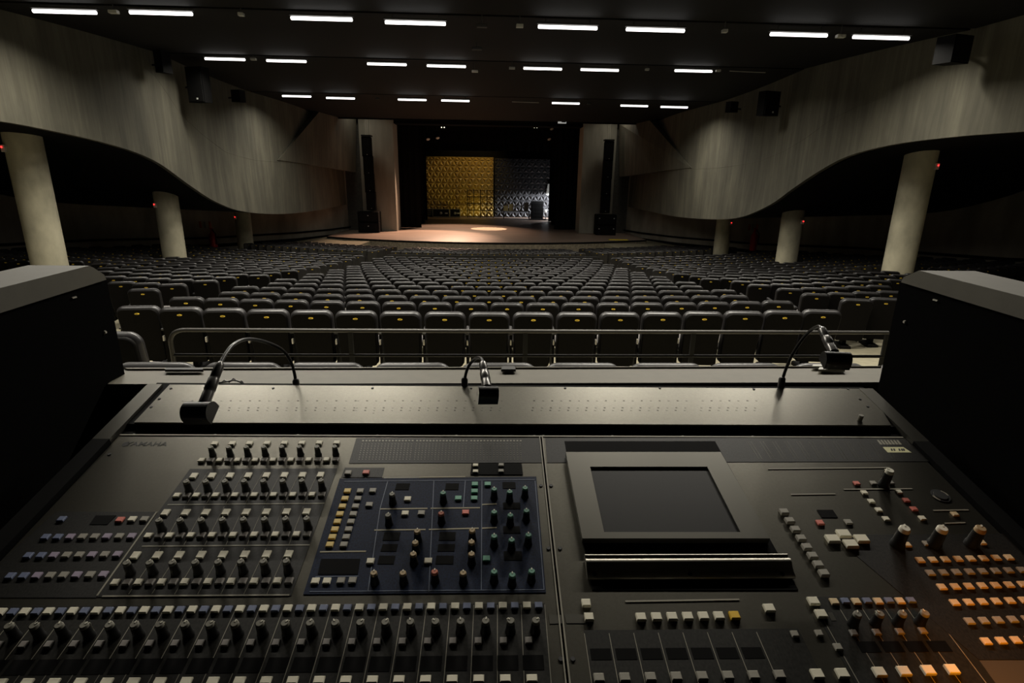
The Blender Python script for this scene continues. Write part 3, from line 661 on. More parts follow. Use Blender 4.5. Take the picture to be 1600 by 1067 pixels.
# which are seen: nearest 300 in the frame stay individual
cand = []
for sdat in seats:
    px_, py_, z_ = proj((sdat[0], sdat[1], sdat[2] + .8))
    vis = -10 < px_ < 1610
    if px_ < 185 and py_ > 440 or px_ > 1395 and py_ > 445: vis = False
    if px_ < 150 and py_ > 412 or px_ > 1440 and py_ > 425: vis = False
    cand.append((z_ if vis else 1e9, sdat))
cand.sort(key=lambda t: t[0])
ind = [c_ for z_, c_ in cand[:287] if z_ < 1e8]; rest = [c_ for z_, c_ in cand[287:] if z_ < 1e8]
BL = {'centre': 'centre block', 'left': 'left block', 'right': 'right block'}
def seat_label(s_):
    b, ri, k = s_[4:]
    if b == 'near': return 'black seat showing only its top, %s from the left along the booth counter' % ORD[k]
    if b == 'side': return 'black seat beyond the counter beside the left booth wall'
    row = 'nearest row' if ri == 0 else '%s row from the railing' % ORD[ri]
    if b == 'centre': return 'black seat, %s from left, %s, centre block' % (ORD[k], row)
    return 'black seat, %s from the aisle, %s row from the booth, %s' % (ORD[k], ORD[ri - 1], BL[b])
proto = None
for sdat in near + ind:
    if proto is None:
        proto = empty('theatre_seat', (0, 0, 0), 'x', 'seat')
        for nm in ('backrest', 'seat_cushion', 'armrest', 'seat_pedestal', 'number_plate'): link(nm, SM_[nm], proto)
        o = proto
    else: o = copy_tree(proto)
    o.location = sdat[:3]; o.rotation_euler = (0, 0, sdat[3])
    o['label'] = seat_label(sdat); o['category'] = 'seat'
    o['group'] = 'seats along the booth counter' if sdat[4] in ('near', 'side') else 'seats of the ' + BL[sdat[4]]
mb = MB()
for x, y, z, th, b, ri, k in rest:
    c_, s_ = cos(th), sin(th); o0 = len(mb.v)
    mb.v += [(x + p[0] * c_ - p[1] * s_, y + p[0] * s_ + p[1] * c_, z + p[2]) for p in low.v]
    mb.f += [tuple(i + o0 for i in f) for f in low.f]; mb.m += low.m; mb.sm += low.sm
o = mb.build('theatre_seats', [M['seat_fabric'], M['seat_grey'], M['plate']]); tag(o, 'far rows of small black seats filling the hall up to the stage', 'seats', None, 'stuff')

# ------------------------------------------------------------------ railings
def arc_pts(a, b, c_, n=8):
    return [a * (1 - t) ** 2 + b * 2 * t * (1 - t) + c_ * t * t for t in [k / n for k in range(n + 1)]]
xl = at(266, 530, Y=5.2).x; xr = at(1390, 508, Y=5.2).x; zt = .60; YR = 5.2
o = empty('safety_railing', (0, YR, 0), 'grey tube railing with rounded left end between near seats and first full row', 'railing')
A = Vector((xl, 0, .0)); pts = [A] + arc_pts(Vector((xl, 0, zt - .14)), Vector((xl, 0, zt)), Vector((xl + .16, 0, zt))) + [Vector((xr, 0, zt)), ]
MB().tube(pts, .02, 12).build('top_rail', M['rail'], o)
MB().tube([Vector((xl, 0, zt - .25)), Vector((xr, 0, zt - .25))], .016, 10).build('lower_rail', M['case'], o)
for x in (548, 821, 1083, 1385): X_ = at(x, 530, Y=YR).x; MB().box((X_ - .022, -.012, -.08), (X_ + .022, .012, zt - .01)).build('post', M['case'], o)
for a_, b_, lab in ((603, 938, 'low dark railing across the centre block near the stage'), (962, 1200, 'low dark railing across the right block near the stage'), (430, 568, 'low dark railing with curved end across the left block near the stage')):
    Y_ = 25.3; xa, xb = at(a_, 402, Y=Y_).x, at(b_, 402, Y=Y_).x; z_ = -1.42 + .02
    if b_ == 568: z_ = -1.33
    fz = floor_z(Y_) - .02; o = empty('cross_aisle_railing', ((xa + xb) / 2, Y_, fz), lab, 'railing', 'railings along the far cross aisle'); hw = (xb - xa) / 2; hz = z_ - fz + .12
    MB().tube([Vector((-hw, 0, 0))] + arc_pts(Vector((-hw, 0, hz - .2)), Vector((-hw, 0, hz)), Vector((-hw + .2, 0, hz)), 5) + arc_pts(Vector((hw - .2, 0, hz)), Vector((hw, 0, hz)), Vector((hw, 0, hz - .2)), 5) + [Vector((hw, 0, 0))], .028, 8).build('top_rail', M['case'], o)
    for k in range(1, 4): MB().tube([(-hw + hw * k / 2, 0, 0), (-hw + hw * k / 2, 0, hz)], .022, 8).build('post', M['case'], o)

# ------------------------------------------------------------------ control booth around the console
LX, RX = -.86, .93
BF = .45                                                                  # booth floor
struct('floor_booth', MB().box((-2.6, -2.5, .06), (2.6, 1.3, BF)), M['booth'], 'raised black floor of the control booth', 'floor')
o = empty('booth_counter', (0, 1.25, BF), 'grey laminate counter strip across the front of the booth beyond the console', 'counter')
zc = at(800, 598, Y=1.20).z; ZL = at(800, 598, Y=1.215).z
def L(p): return Vector(p) - Vector((0, 1.25, BF))
pf0, pf1 = at(168, 600, Z=ZL), at(1400, 597, Z=ZL); pb0, pb1 = at(194, 577.5, Z=ZL), at(1378, 574.5, Z=ZL)
MB().prism([L(pf0), L(pf1), L(pb1), L(pb0)], (0, 0, -.03)).build('counter_top', M['desk'], o)
pc0, pc1 = at(196, 576.0, Z=ZL + .006), at(1374, 572.5, Z=ZL + .006)
MB().prism([L(pb0) + Vector((0, .003, .004)), L(pb1) + Vector((0, .003, .004)), L(at(1374, 572, Z=ZL + .004)), L(at(199, 576, Z=ZL + .004))], (0, 0, -.04)).build('rear_strip', M['desk'], o)
MB().prism([L((pf0.x, pf0.y + .02, ZL - .03)), L((pf1.x, pf1.y + .02, ZL - .03)), L((pb1.x, pb1.y + .03, ZL - .03)), L((pb0.x, pb0.y + .03, ZL - .03))], (0, 0, -(ZL - .03 - BF))).build('front_panel', M['booth'], o)
for x0, x1, y0, y1, m_, lab in ((258, 318, 578, 581, 'ink', 'dark slim strip'), (783, 806, 575.5, 580.5, 'ink', 'dark short slot'), (1268, 1298, 572.5, 575.5, 'case_edge', 'grey plate'), (1278, 1320, 577, 580.5, 'case_edge', 'pale plate with dark edge')):
    q = [at(x0, y1, Z=ZL + .004), at(x1, y1, Z=ZL + .004), at(x1 - 2, y0, Z=ZL + .004), at(x0 + 2, y0, Z=ZL + .004)]
    MB().prism([L(v) for v in q], (0, 0, .006)).build('slot_plate', M[m_], o)['label'] = lab
# booth side walls with a pale cap, rising a little towards the hall
for s, X, nm in ((-1, LX, 'left'), (1, RX, 'right')):
    if s < 0: far_lo = at(162, 437, X=X); near_lo = at(0, 487.5, X=X); far_hi = at(133, 415.5, X=X); near_hi = at(0, 448.6, X=X)
    else: far_lo = at(1412, 441, X=X); near_lo = at(1600, 497.7, X=X); far_hi = at(1429, 419.7, X=X); near_hi = at(1600, 462.5, X=X)
    def ext(a, b, Yt): t = (Yt - a.y) / (b.y - a.y); return a.lerp(b, t)
    yn = -.9; yf = far_lo.y
    lo_n = ext(far_lo, near_lo, yn); hi_f = ext(far_hi, near_hi, yf - .045); hi_n = ext(far_hi, near_hi, yn)
    T = .115
    o = empty('booth_side_wall', (X, .3, BF), 'black booth wall with a pale sloping cap at the %s of the console' % nm, 'booth wall', 'side walls of the control booth')
    def G(x, y, z): return (x - X, y - .3, z - BF)
    side_poly = [G(X, yn, BF), G(X, yf + .01, BF), G(X, yf + .01, far_lo.z), G(X, yn, lo_n.z)]
    MB().prism(side_poly if s < 0 else side_poly[::-1], (s * (T - .02), 0, 0)).build('wall_panel', M['booth'], o)
    cap_poly = [G(X - s * .006, yn, lo_n.z), G(X - s * .006, yf, far_lo.z), G(X - s * .006, yf - .004, far_lo.z + .012), G(X - s * .006, hi_f.y + .012, hi_f.z - .006), G(X - s * .006, hi_f.y, hi_f.z), G(X - s * .006, yn, hi_n.z)]
    MB().prism(cap_poly if s < 0 else cap_poly[::-1], (s * (T + .01), 0, 0)).build('cap', M['cap'], o)['label'] = 'pale grey cap'
    MB().cbox(G(X - s * .001, yf - .10, far_lo.z - .02), (.004, .012, .003)).build('bolt_plate', M['pale_metal'], o)
    MB().lathe([(.004, 0), (.003, .003)], 10, G(X - s * .001, yf - .03, (far_lo.z + ZL) / 2 + (.04 if s > 0 else -.0)), axis=(-s, 0, 0)).build('bolt', M['pale_metal'], o)

# ------------------------------------------------------------------ mixing console
VV = (at(777, 58, z=1.0) - EYE).normalized()
HH = Vector((VV.y, -VV.x, 0)).normalized(); HH = (HH + Vector((0, 0, -.0022))).normalized(); HH = (HH - VV * HH.dot(VV)).normalized()
NN = HH.cross(VV)
OO = at(810, 603, z=1.185)
con = empty('mixing_console', OO, 'wide grey and black mixing console filling the foreground, full of knobs and buttons', 'mixing console')
cm = Matrix.Identity(4)
for i in range(3): cm[i][0] = HH[i]; cm[i][1] = VV[i]; cm[i][2] = NN[i]; cm[i][3] = OO[i]
con.matrix_world = cm
def uv(x, y, wz=0.0):
    d = _f * FPX + _r * (x - 800) + _u * (533.5 - y)
    t = ((OO + NN * wz - EYE).dot(NN)) / d.dot(NN); p = EYE + d * t - OO
    return p.dot(HH), p.dot(VV)
UL, UR, USEAM = -.735, .730, .0365
VB, V0, V1 = 0.0, uv(800, 682)[1], -.80        # back edge, front of the bridge, front of the console
def plate(mb, px, w0, w1, mi=0):
    """a flat plate on the console from four pixels (clockwise from the top left)"""
    q = [uv(x, y) for x, y in px]
    return mb.prism([(u_, v_, w0) for u_, v_ in reversed(q)], (0, 0, w1 - w0), mi)
def rect(mb, u0, u1, v0, v1, w0, w1, mi=0): return mb.box((u0, v0, w0), (u1, v1, w1), mi)
P_ = -.0
rect(MB(), UL - .03, UR + .03, V1, VB + .01, -.16, -.004).build('body', M['panel_black'], con)
rect(MB(), UL, USEAM - .0035, V1, V0, -.004, 0).build('left_panel', M['panel'], con)
rect(MB(), USEAM + .0035, UR, V1, V0, -.004, 0).build('right_panel', M['panel'], con)
mb = MB(); rect(mb, USEAM - .0033, USEAM - .0015, V1, V0, -.004, .0015); rect(mb, USEAM + .0015, USEAM + .0033, V1, V0, -.004, .0015); mb.build('seam_strip', M['line'], con)
mb = MB(); rect(mb, UL, UR, V0 - .0012, V0 + .002, -.004, .0012); mb.build('panel_edge', M['line'], con)
# meter bridge: a raised slab, black in front
def bridge_w():
    # height that puts the bridge's front edge where the photo shows it
    lo, hi = 0, .08
    for _ in range(30):
        md = (lo + hi) / 2; p = proj(OO + VV * (V0 + .004) + NN * md)
        if p[1] > 662: lo = md
        else: hi = md
    return lo
BW = .007; VF = uv(800, 662, BW)[1]
vb = uv(810, 604, BW)[1]; uL = uv(262, 604, BW)[0]; uR = uv(1355, 604, BW)[0]
uL2 = uv(208, 661, BW)[0]; uR2 = uv(1389, 661, BW)[0]
mb = MB(); mb.prism([(uL, vb, BW - .004), (uL2, VF, BW - .004), (uR2, VF, BW - .004), (uR, vb, BW - .004)], (0, 0, .004))
br = mb.build('meter_bridge', M['panel'], con)
rect(MB(), UL - .02, UR + .02, VF + .001, vb - .002, -.01, BW - .0045).build('bridge_housing', M['panel_black'], con)
mb = MB()
for x, y in [(267, 607), (249, 623), (236, 636), (427, 606.5), (582, 606.5), (736, 606.5), (883, 606.5), (1031, 606.5), (1178, 608), (1325, 608), (1344, 623.5), (1356, 635)]:
    u_, v_ = uv(x, y, BW); mb.lathe([(.0028, 0), (.0026, .0012)], 10, (u_, v_, BW))
mb.build('screws', M['ink'], br)['kind'] = 'stuff'
mb = MB()                                                                 # rows of tiny embossed meter marks
for x in list(range(286, 560, 15)) + list(range(560, 790, 14)) + list(range(835, 1080, 14)) + list(range(1098, 1190, 14)):
    for y, dx in ((626, 0), (637, -2), (641, -3)) + (((645, -4),) if x % 3 == 0 and x < 600 else ()):
        u_, v_ = uv(x + dx, y, BW); mb.box((u_ - .0022, v_ - .0009, BW), (u_ + .0014, v_ + .0006, BW + .0003), (x // 14) % 2)
mb.build('meter_marks', [M['bezel'], M['screen']], br)
for s_, u_, nm in ((-1, uL, ''), (1, uR, '')):
    a_, b_ = (UL - .034, UL - .004) if s_ < 0 else (UR + .004, UR + .034)
    mb = MB(); mb.box((a_, V0 - .02, -.004), (b_, vb, BW + .001)); mb.build('side_cheek', M['bezel'], con)
    mb = MB(); mb.box((a_, V1, -.10), (b_, V0 - .02, .008)); mb.build('side_cheek', M['panel_black'], con)
mb = MB()
for x in (206, 334, 464, 589, 713, 835, 849, 957, 1067, 1176, 1283):
    u_, v_ = uv(x, 679); mb.lathe([(.003, 0), (.0025, .0015)], 10, (u_, V0 + .006, -.004))
mb.build('front_screws', M['case_edge'], br)['kind'] = 'stuff'
u_, v_ = uv(1343, 657, BW); MB().lathe([(.0045, 0), (.0045, .012), (.0038, .013)], 14, (u_, v_, BW)).build('small_post', M['knob_tip'], br)
# black cable loop in the gap behind the bridge
pts = [at(x, y, z=1.2) for x, y in ((334, 601), (342, 598), (350, 597), (357, 596), (364, 594), (371, 595), (377, 598), (382, 601))]
tag(MB().tube(pts, .0016, 6).tube([p + Vector((0, .003, .003 * (-1) ** k)) for k, p in enumerate(pts)], .0014, 6).build('twisted_cable', M['rubber']), 'short twisted black cable looping out behind the left of the console', 'cable')

# dark printed sections
mb = MB()
plate(mb, [(87, 800), (243, 800), (150, 934), (-60, 934)], 0, .0006)
plate(mb, [(297, 733), (527, 732), (455, 931), (150, 933)], 0, .0006)
plate(mb, [(539, 731), (601, 731), (597, 746), (533, 746)], 0, .0006)
plate(mb, [(557, 684.5), (844, 684.5), (846, 723), (545, 724)], 0, .0006)
plate(mb, [(852, 684.5), (1438, 684.5), (1462, 721), (855, 723)], 0, .0006)
plate(mb, [(1300, 836), (1575, 834), (1760, 1030), (1530, 1031)][:4], 0, .0005)
mb.build('dark_print_fields', M['panel_dark'], con)
va, vb_ = uv(800, 943)[1], uv(1000, 984)[1]
rect(MB(), UL + .012, uv(852, 957)[0], V1, va, 0, .0003).build('strip_field', M['strip_dark'], con)
rect(MB(), uv(913, 989)[0], uv(1250, 989)[0], V1, vb_, 0, .0003).build('strip_field', M['strip_dark'], con)
rect(MB(), uv(1290, 985)[0], uv(1478, 985)[0], V1, uv(1350, 932)[1], 0, .0003).build('strip_field', M['strip_dark'], con)
plate(MB(), [(1530, 1032), (1760, 1032), (1860, 1130), (1600, 1130)], 0, .0005).build('bare_field', M['bare'], con)['label'] = 'bare plate lit orange'
mb = MB(); plate(mb, [(737, 724.5), (815, 724.5), (817, 742), (735, 742)], .0006, .0012)
mb.build('black_field', M['panel_black'], con); mb = MB(); plate(mb, [(150, 806), (182, 806), (168, 820), (140, 820)], .0006, .0012)
mb.build('black_field', M['panel_black'], con); mb = MB(); plate(mb, [(1276, 797), (1301, 797), (1309, 809), (1284, 809)], .0002, .0009)
mb.build('black_field', M['panel_black'], con)
mb = MB(); plate(mb, [(531, 748), (838, 745), (853, 926), (474, 929)], 0, .0009); mb.build('selected_channel_panel', M['navy'], con)
# display windows on the navy panel
mb = MB()
for x0, x1, y0, y1 in [(620, 641, 756, 766), (697, 717, 756, 766), (785, 805, 754, 764), (601, 626, 832, 845), (598, 622, 851, 862), (593, 618, 869, 882), (687, 712, 832, 845), (685, 711, 851, 862), (682, 709, 869, 882),
                       (502, 563, 874, 898), (786, 812, 786, 796), (786, 812, 823, 834), (787, 815, 862, 876)]:
    plate(MB(), [(x0, y0), (x1, y0), (x1 - (765 - x1) * .02, y1), (x0 - (765 - x0) * .02, y1)], .0009, .0014).build('display_window', M['panel_black'], con)
# printed lines
def lines(mb, L_, w=.0009, w0=.0006, h=.0004, mi=0):
    for (x0, y0), (x1, y1) in L_:
        a, b = Vector(uv(x0, y0)), Vector(uv(x1, y1)); t = (b - a).normalized(); n_ = Vector((-t.y, t.x)) * w
        mb.prism([(a.x - n_.x, a.y - n_.y, w0), (b.x - n_.x, b.y - n_.y, w0), (b.x + n_.x, b.y + n_.y, w0), (a.x + n_.x, a.y + n_.y, w0)], (0, 0, h), mi)
mb = MB()
lines(mb, [((245, 800), (152, 931)), ((262, 789), (507, 787)), ((222, 854), (484, 852)), ((160, 932), (452, 930)), ((1200, 733), (1390, 731)), ((1236, 773), (1305, 772)), ((1318, 765), (1425, 764)), ((1458, 798), (1513, 797)), ((1476, 818), (1508, 817)),
           ((977, 940), (1155, 937)), ((600, 747), (700, 746))], .0011)
for k in range(25):
    x = 852 - k * 37.4; u_, _ = uv(x, 957); v0, v1 = uv(800, 945)[1], V1
    mb.box((u_ - .0004, v1, 0), (u_ + .0004, v0, .0004))
for k in range(8):
    u_ = uv(913 + k * 38.5, 989)[0]; mb.box((u_ - .0004, V1, 0), (u_ + .0004, uv(1000, 989)[1], .0004))
for k in range(6):
    u_ = uv(1296 + k * 36.5, 985)[0]; mb.box((u_ - .0004, V1, 0), (u_ + .0004, uv(1350, 950)[1], .0004))
for k in range(1, 8):                                                     # dividers between the strips of the rotary sections
    for (xa, ya), (xb, yb), (xc, yc), (xd, yd) in (((297, 737), (527, 736), (262, 787), (505, 786)), ((258, 792), (505, 790), (222, 852), (484, 850)), ((218, 857), (482, 855), (165, 929), (453, 928))):
        lines(mb, [((xa + (xb - xa) * k / 8, ya), (xc + (xd - xc) * k / 8, yc))], .00025)
mb.build('printed_lines', M['line'], con)
mb = MB()
lines(mb, [((606, 752), (594, 795)), ((594, 795), (575, 925)), ((678, 752), (670, 925)), ((753, 752), (752, 922)), ((836, 752), (850, 922)), ((727, 752), (724, 793)), ((538, 753), (836, 750)), ((484, 925), (850, 922)), ((493, 902), (560, 901))], .0006, .0009)
mb.build('blue_lines', M['navy_line'], con)
for seg in ([((594, 796), (668, 795)), ((673, 795), (750, 794)), ((585, 829), (665, 828)), ((670, 828), (748, 826)), ((753, 789), (776, 788)), ((753, 826), (776, 825)), ((655, 746.5), (727, 745.5)), ((500, 863), (572, 862))]):
    mb = MB(); lines(mb, [seg], .0012, .0009); mb.build('gold_line', M['gold_line'], con)
# led meter field
mb = MB()
for k in range(48):
    x = 566 + k * 5.15 + (k // 16) * 2
    for j in range(9):
        y = 690 + j * 3.4; xx = x - (765 - x) * j * .0036
        if j == 0: plate(mb, [(xx, 688), (xx + 3, 688), (xx + 3, 690), (xx, 690)], .0006, .0009, 0)
        else: plate(mb, [(xx, y), (xx + 1.4, y), (xx + 1.4, y + 1.5), (xx, y + 1.5)], .0006, .0009, 1)
for k in range(12):
    x = 1168 + k * 19
    for j in range(2): lines(mb, [((x + j * 5, 690), (x + j * 5 + 18, 718))], .0003, .0006, .0003, 1)
o = mb.build('meter_grid', [M['line'], M['bezel']], con); o['kind'] = 'stuff'
# scribble windows of the fader strips
mb = MB()
for k in range(23):
    x = 833 - k * 39.6; u_ = uv(x, 1028)[0]; v_ = uv(800, 1024)[1]
    MB().box((u_ - .0125, v_ - .018, 0), (u_ + .0125, v_, .0006)).build('name_window', M['panel_black'], con)
for k in range(7): u_ = uv(938 + k * 39.5, 1017)[0]; v_ = uv(1000, 1013)[1]; MB().box((u_ - .0125, v_ - .014, 0), (u_ + .0125, v_, .0006)).build('name_window', M['panel_black'], con)
for k in range(4): u_ = uv(1355 + k * 37, 1008)[0]; v_ = uv(1400, 1002)[1]; MB().box((u_ - .0125, v_ - .014, 0), (u_ + .0125, v_, .0006)).build('name_window', M['panel_black'], con)
for q in ([(857, 961), (878, 961), (881, 974), (859, 975)], [(882, 960), (913, 960), (916, 974), (885, 974)], [(1293, 957), (1300, 957), (1307, 970), (1299, 970)]):   # pale worn label strips
    plate(MB(), q, .0002, .0006).build('paper_strip', M['bezel'], con)
# panel screws along the seam
mb = MB()
for x, y in [(171, 710), (845, 759), (861, 759), (857, 857), (875, 857), (876, 1030), (895, 1030)]:
    u_, v_ = uv(x, y); mb.lathe([(.0032, 0), (.0028, .0014)], 10, (u_, v_, 0))
mb.build('panel_screws', M['ink'], con)['kind'] = 'stuff'
# writing
def text(body, u_, v_, size, m_, name, shear=0, parent=con, wz=.0008, sx=1.0):
    cu = bpy.data.curves.new(name, 'FONT'); cu.body = body; cu.size = size; cu.extrude = .0002; cu.shear = shear; cu.align_x = 'CENTER'; cu.align_y = 'CENTER'; cu.offset = .0002
    t_ = bpy.data.objects.new(name, cu); C.objects.link(t_)
    dg = bpy.context.evaluated_depsgraph_get(); me = bpy.data.meshes.new_from_object(t_.evaluated_get(dg)); bpy.data.objects.remove(t_)
    me.materials.clear(); me.materials.append(m_)
    o = link(name, me, parent, (u_, v_, wz)); o.scale = (sx, 1, 1); return o
u_, v_ = uv(229, 694); text('YAMAHA', u_, v_, .0155, M['panel_dark'], 'maker_lettering', sx=1.15, wz=.0002)
mb = MB(); u_, v_ = uv(200, 694); mb.lathe([(.006, 0), (.006, .0004)], 18, (u_ - .004, v_, 0)); mb.build('maker_emblem', M['panel_dark'], con)
mb = MB(); plate(mb, [(1379, 699), (1411, 699), (1424, 707.5), (1387, 707.5)], .0006, .001, 0)
for x in (1391, 1395, 1403, 1407, 1410): plate(mb, [(x, 701.5), (x + 2.5, 701.5), (x + 4, 705), (x + 1.5, 705)], .001, .0012, 1)
mb.build('sticker', [M['label'], M['ink']], con)['label'] = 'cream sticker with dark print'
mb = MB()
for k in range(7): plate(mb, [(1370 + k * 5, 688), (1373 + k * 5, 688), (1379 + k * 5, 695), (1375 + k * 5, 695)], .0006, .0009)
mb.build('model_lettering', M['line'], con)

# display unit in the right module
q = lambda x, y, wz=0: uv(x, y, wz)
mb = MB(); plate(mb, [(882, 690), (1117, 690), (1247, 922), (925, 922)], .0002, .0012); du = mb.build('display_unit', M['panel_black'], con)
def sheet(px, w_hi, w_lo, th):
    q_ = [(*uv(x, y, w_), w_) for (x, y), w_ in zip(px, (w_hi, w_hi, w_lo, w_lo))]
    return [Vector(p) for p in reversed(q_)]
bz = sheet([(884, 706), (1126, 706), (1203, 841), (910, 841)], .012, .012, 0)
sc = sheet([(922, 729), (1105, 729), (1157, 831), (944, 831)], .012, .012, 0)
mb = MB()
n4 = 4; vs = bz + sc
mb.add(vs, [(i, (i + 1) % 4, 4 + (i + 1) % 4, 4 + i) for i in range(4)])
lo_ = [v - Vector((0, 0, .010)) for v in bz]; mb.add(bz + lo_, [(4 + i, 4 + (i + 1) % 4, (i + 1) % 4, i) for i in range(4)])
sl = [v - Vector((0, 0, .003)) for v in sc]; mb.add(sc + sl, [(i, (i + 1) % 4, 4 + (i + 1) % 4, 4 + i) for i in range(4)])
mb.build('bezel', M['bezel'], du)
MB().prism(sl, (0, 0, -.001)).build('screen', M['screen'], du)
u0, v0 = q(913, 866, .010); u1, v1 = q(1219, 866, .010); _, v2 = q(920, 904, .004)
mb = MB(); prof = []
yy0, yy1 = v0, v2; D_ = yy0 - yy1
prof = [(0, .002), (0, .010), (.10, .014), (.16, .0145), (.2, .012), (.25, .0118), (.32, .0145), (.42, .0155), (.52, .014), (.62, .010), (.8, .007), (1.0, .005), (1.0, .002)]
pl = [Vector((u0, yy0 - t * D_, w_)) for t, w_ in prof]
n_ = len(pl); u_end = u1 + .008
vs = pl + [Vector((u_end + t * .0, p.y, p.z)) for (t, w_), p in zip(prof, pl)]
mb.add(vs, [(i, i + 1, n_ + i + 1, n_ + i) for i in range(n_ - 1)], 0, True); mb.add(vs, [tuple(reversed(range(n_))), tuple(range(n_, 2 * n_))])
mb.build('palm_bar', M['chrome'], du)['label'] = 'brushed metal bar under the screen'
mb = MB()
for x in (929, 1078, 1222):
    u_, v_ = q(x, 897, .006); mb.lathe([(.0035, 0), (.003, .0012)], 12, (u_, v_, .0062))
mb.build('bar_screws', M['ink'], du)['kind'] = 'stuff'

# knobs
def knob_mesh(r, h, tip, name):
    mb = MB(); K = 16
    mb.lathe([(r * 1.15, 0), (r * 1.12, h * .12), (r, h * .2), (r * .86, h * .82)], K, mi=0)
    mb.lathe([(r * .86, h * .82), (r * .82, h * .95), (r * .68, h)], K, mi=1)
    mb.box((-r * .12, r * .25, h), (r * .12, r * .8, h + .0006), 2)
    mb.box((-r * .1, r * .80, h * .25), (r * .1, r * 1.02, h * .9), 2)
    return mb.mesh(name, [M['knob'], tip, M['knob_white']])
KM = {}
def knob(x, y, r, h, tip='knob_tip', rot=None):
    k_ = (r, h, tip)
    if k_ not in KM: KM[k_] = knob_mesh(r, h, M[tip], 'knob')
    u_, v_ = uv(x, y); o = link('knob', KM[k_], con, (u_, v_, .001), (0, 0, random.uniform(-.9, .9) if rot is None else rot))
    if tip in ('knob_green', 'knob_amber', 'knob_red'): o['label'] = {'knob_green': 'green-tipped knob', 'knob_amber': 'amber-tipped knob', 'knob_red': 'red-tipped knob'}[tip]
BT = []                                        # buttons: u, v, width, length, height, colour
def btn(x, y, c_='white', w_=.0105, l_=.0095, h_=.003): u_, v_ = uv(x, y); BT.append((u_, v_, w_, l_, h_, c_))
def line_of(x0, y0, x1, y1, n_): return [(x0 + (x1 - x0) * k / (n_ - 1), y0 + (y1 - y0) * k / (n_ - 1)) for k in range(n_)]
alt = lambda k, a='white', b='dim': a if k % 2 == 0 else b
for k, (x, y) in enumerate(line_of(333, 712, 525, 711, 8)): knob(x, y, .0052, .019, rot=0); btn(x + 2.5 - .2 * k, 694 - .2 * k, 'white')
for k, (x, y) in enumerate(line_of(315.5, 720, 524.5, 719, 16)): btn(x, y, alt(k))
for (a, b, c_, d, e) in (((296, 768), (504, 766), (303, 744.5), (501, 743), ((277, 775), (503, 773.5))), ((254, 829), (482, 826), (259, 802), (479, 800.5), ((232.5, 838), (480, 835.5))), ((205, 896), (451, 893), (212, 869), (451, 867), ((181, 911), (452, 908.5)))):
    for k, (x, y) in enumerate(line_of(*a, *b, 8)): knob(x, y, .0056, .0215, rot=0)
    for k, (x, y) in enumerate(line_of(*c_, *d, 8)): btn(x, y, 'white', .0105, .0125)
    for k, (x, y) in enumerate(line_of(*e[0], *e[1], 16)): btn(x, y, alt(k))
for k, (x, y) in enumerate(line_of(25, 996, 836, 987, 22)): knob(x, y, .0060, .0225)
for k, (x, y) in enumerate(line_of(2, 957, 823, 947, 23)): btn(x, y, 'white', .0105, .0095); btn(x + 18.5, y, 'blue', .010, .009)
for k, (x, y) in enumerate(line_of(-2, 1009, 826, 1002, 22)): btn(x, y, 'dim', .009, .0085)
for k, (x, y) in enumerate(line_of(1, 1068, 831, 1061, 21)): btn(x, y, 'white', .0125, .0085)
# lower left key field
btn(97, 812, 'blue'); btn(188, 813, 'red'); btn(207, 812, 'white'); btn(226, 812, 'grey')
for (a, b) in (((72, 840), (206, 838.5)), ((45, 869), (184, 867)), ((17, 901), (162, 898.5))):
    for k, (x, y) in enumerate(line_of(*a, *b, 8)): btn(x, y, ('blue', 'blue', 'lilac', 'grey', 'grey', 'lilac', 'grey', 'lilac')[k])
btn(544, 739.5, 'grey'); btn(572, 739, 'red')
for x, y, c_ in ((743, 728, 'white'), (783, 727.5, 'grey'), (743, 737.5, 'white'), (783, 737, 'grey')): btn(x, y, c_, .009, .0075)
# navy panel
for k, (x, y) in enumerate(line_of(543, 768, 515.5, 852, 8)): btn(x, y, 'yellow')
for k, (x, y) in enumerate(line_of(563, 768, 537.5, 852, 8)): btn(x, y, 'grey')
for x, y, c_ in ((582.5, 767.5, 'grey'), (577, 789.5, 'grey'), (493, 909, 'white'), (511, 909, 'white'), (533, 908.5, 'grey'), (551, 908, 'grey'), (637, 780.5, 'white'), (633, 803, 'white'), (658.5, 802.5, 'grey'), (716, 779.5, 'green'),
                 (727.5, 801.5, 'red'), (742, 757.5, 'green'), (741.5, 768.5, 'green'), (741, 779.5, 'green'), (762, 757.5, 'green'), (579, 878, 'white'), (669, 877.5, 'white'), (760, 874, 'green')): btn(x, y, c_)
for x, y, t in ((614, 787, 'tip'), (608, 820, 'tip'), (693, 785, 'green'), (690, 817, 'red'), (772, 779, 'green'), (796, 783, 'green'), (820, 777, 'green'), (772, 815, 'green'), (797, 820, 'green'), (822, 813, 'green'), (772, 853, 'green'),
                (799, 859, 'green'), (825, 851, 'green'), (653, 845, 'amber'), (650, 863, 'amber'), (647, 881, 'amber'), (738, 844, 'amber'), (737, 862, 'amber'), (737, 881, 'amber'), (586, 911, 'amber'), (631, 911, 'amber'), (680, 909, 'red'), (724, 911, 'amber'),
                (772, 909, 'green'), (800, 914, 'green'), (830, 908, 'green')): knob(x, y, .0055, .0205, 'knob_' + t, rot=0)
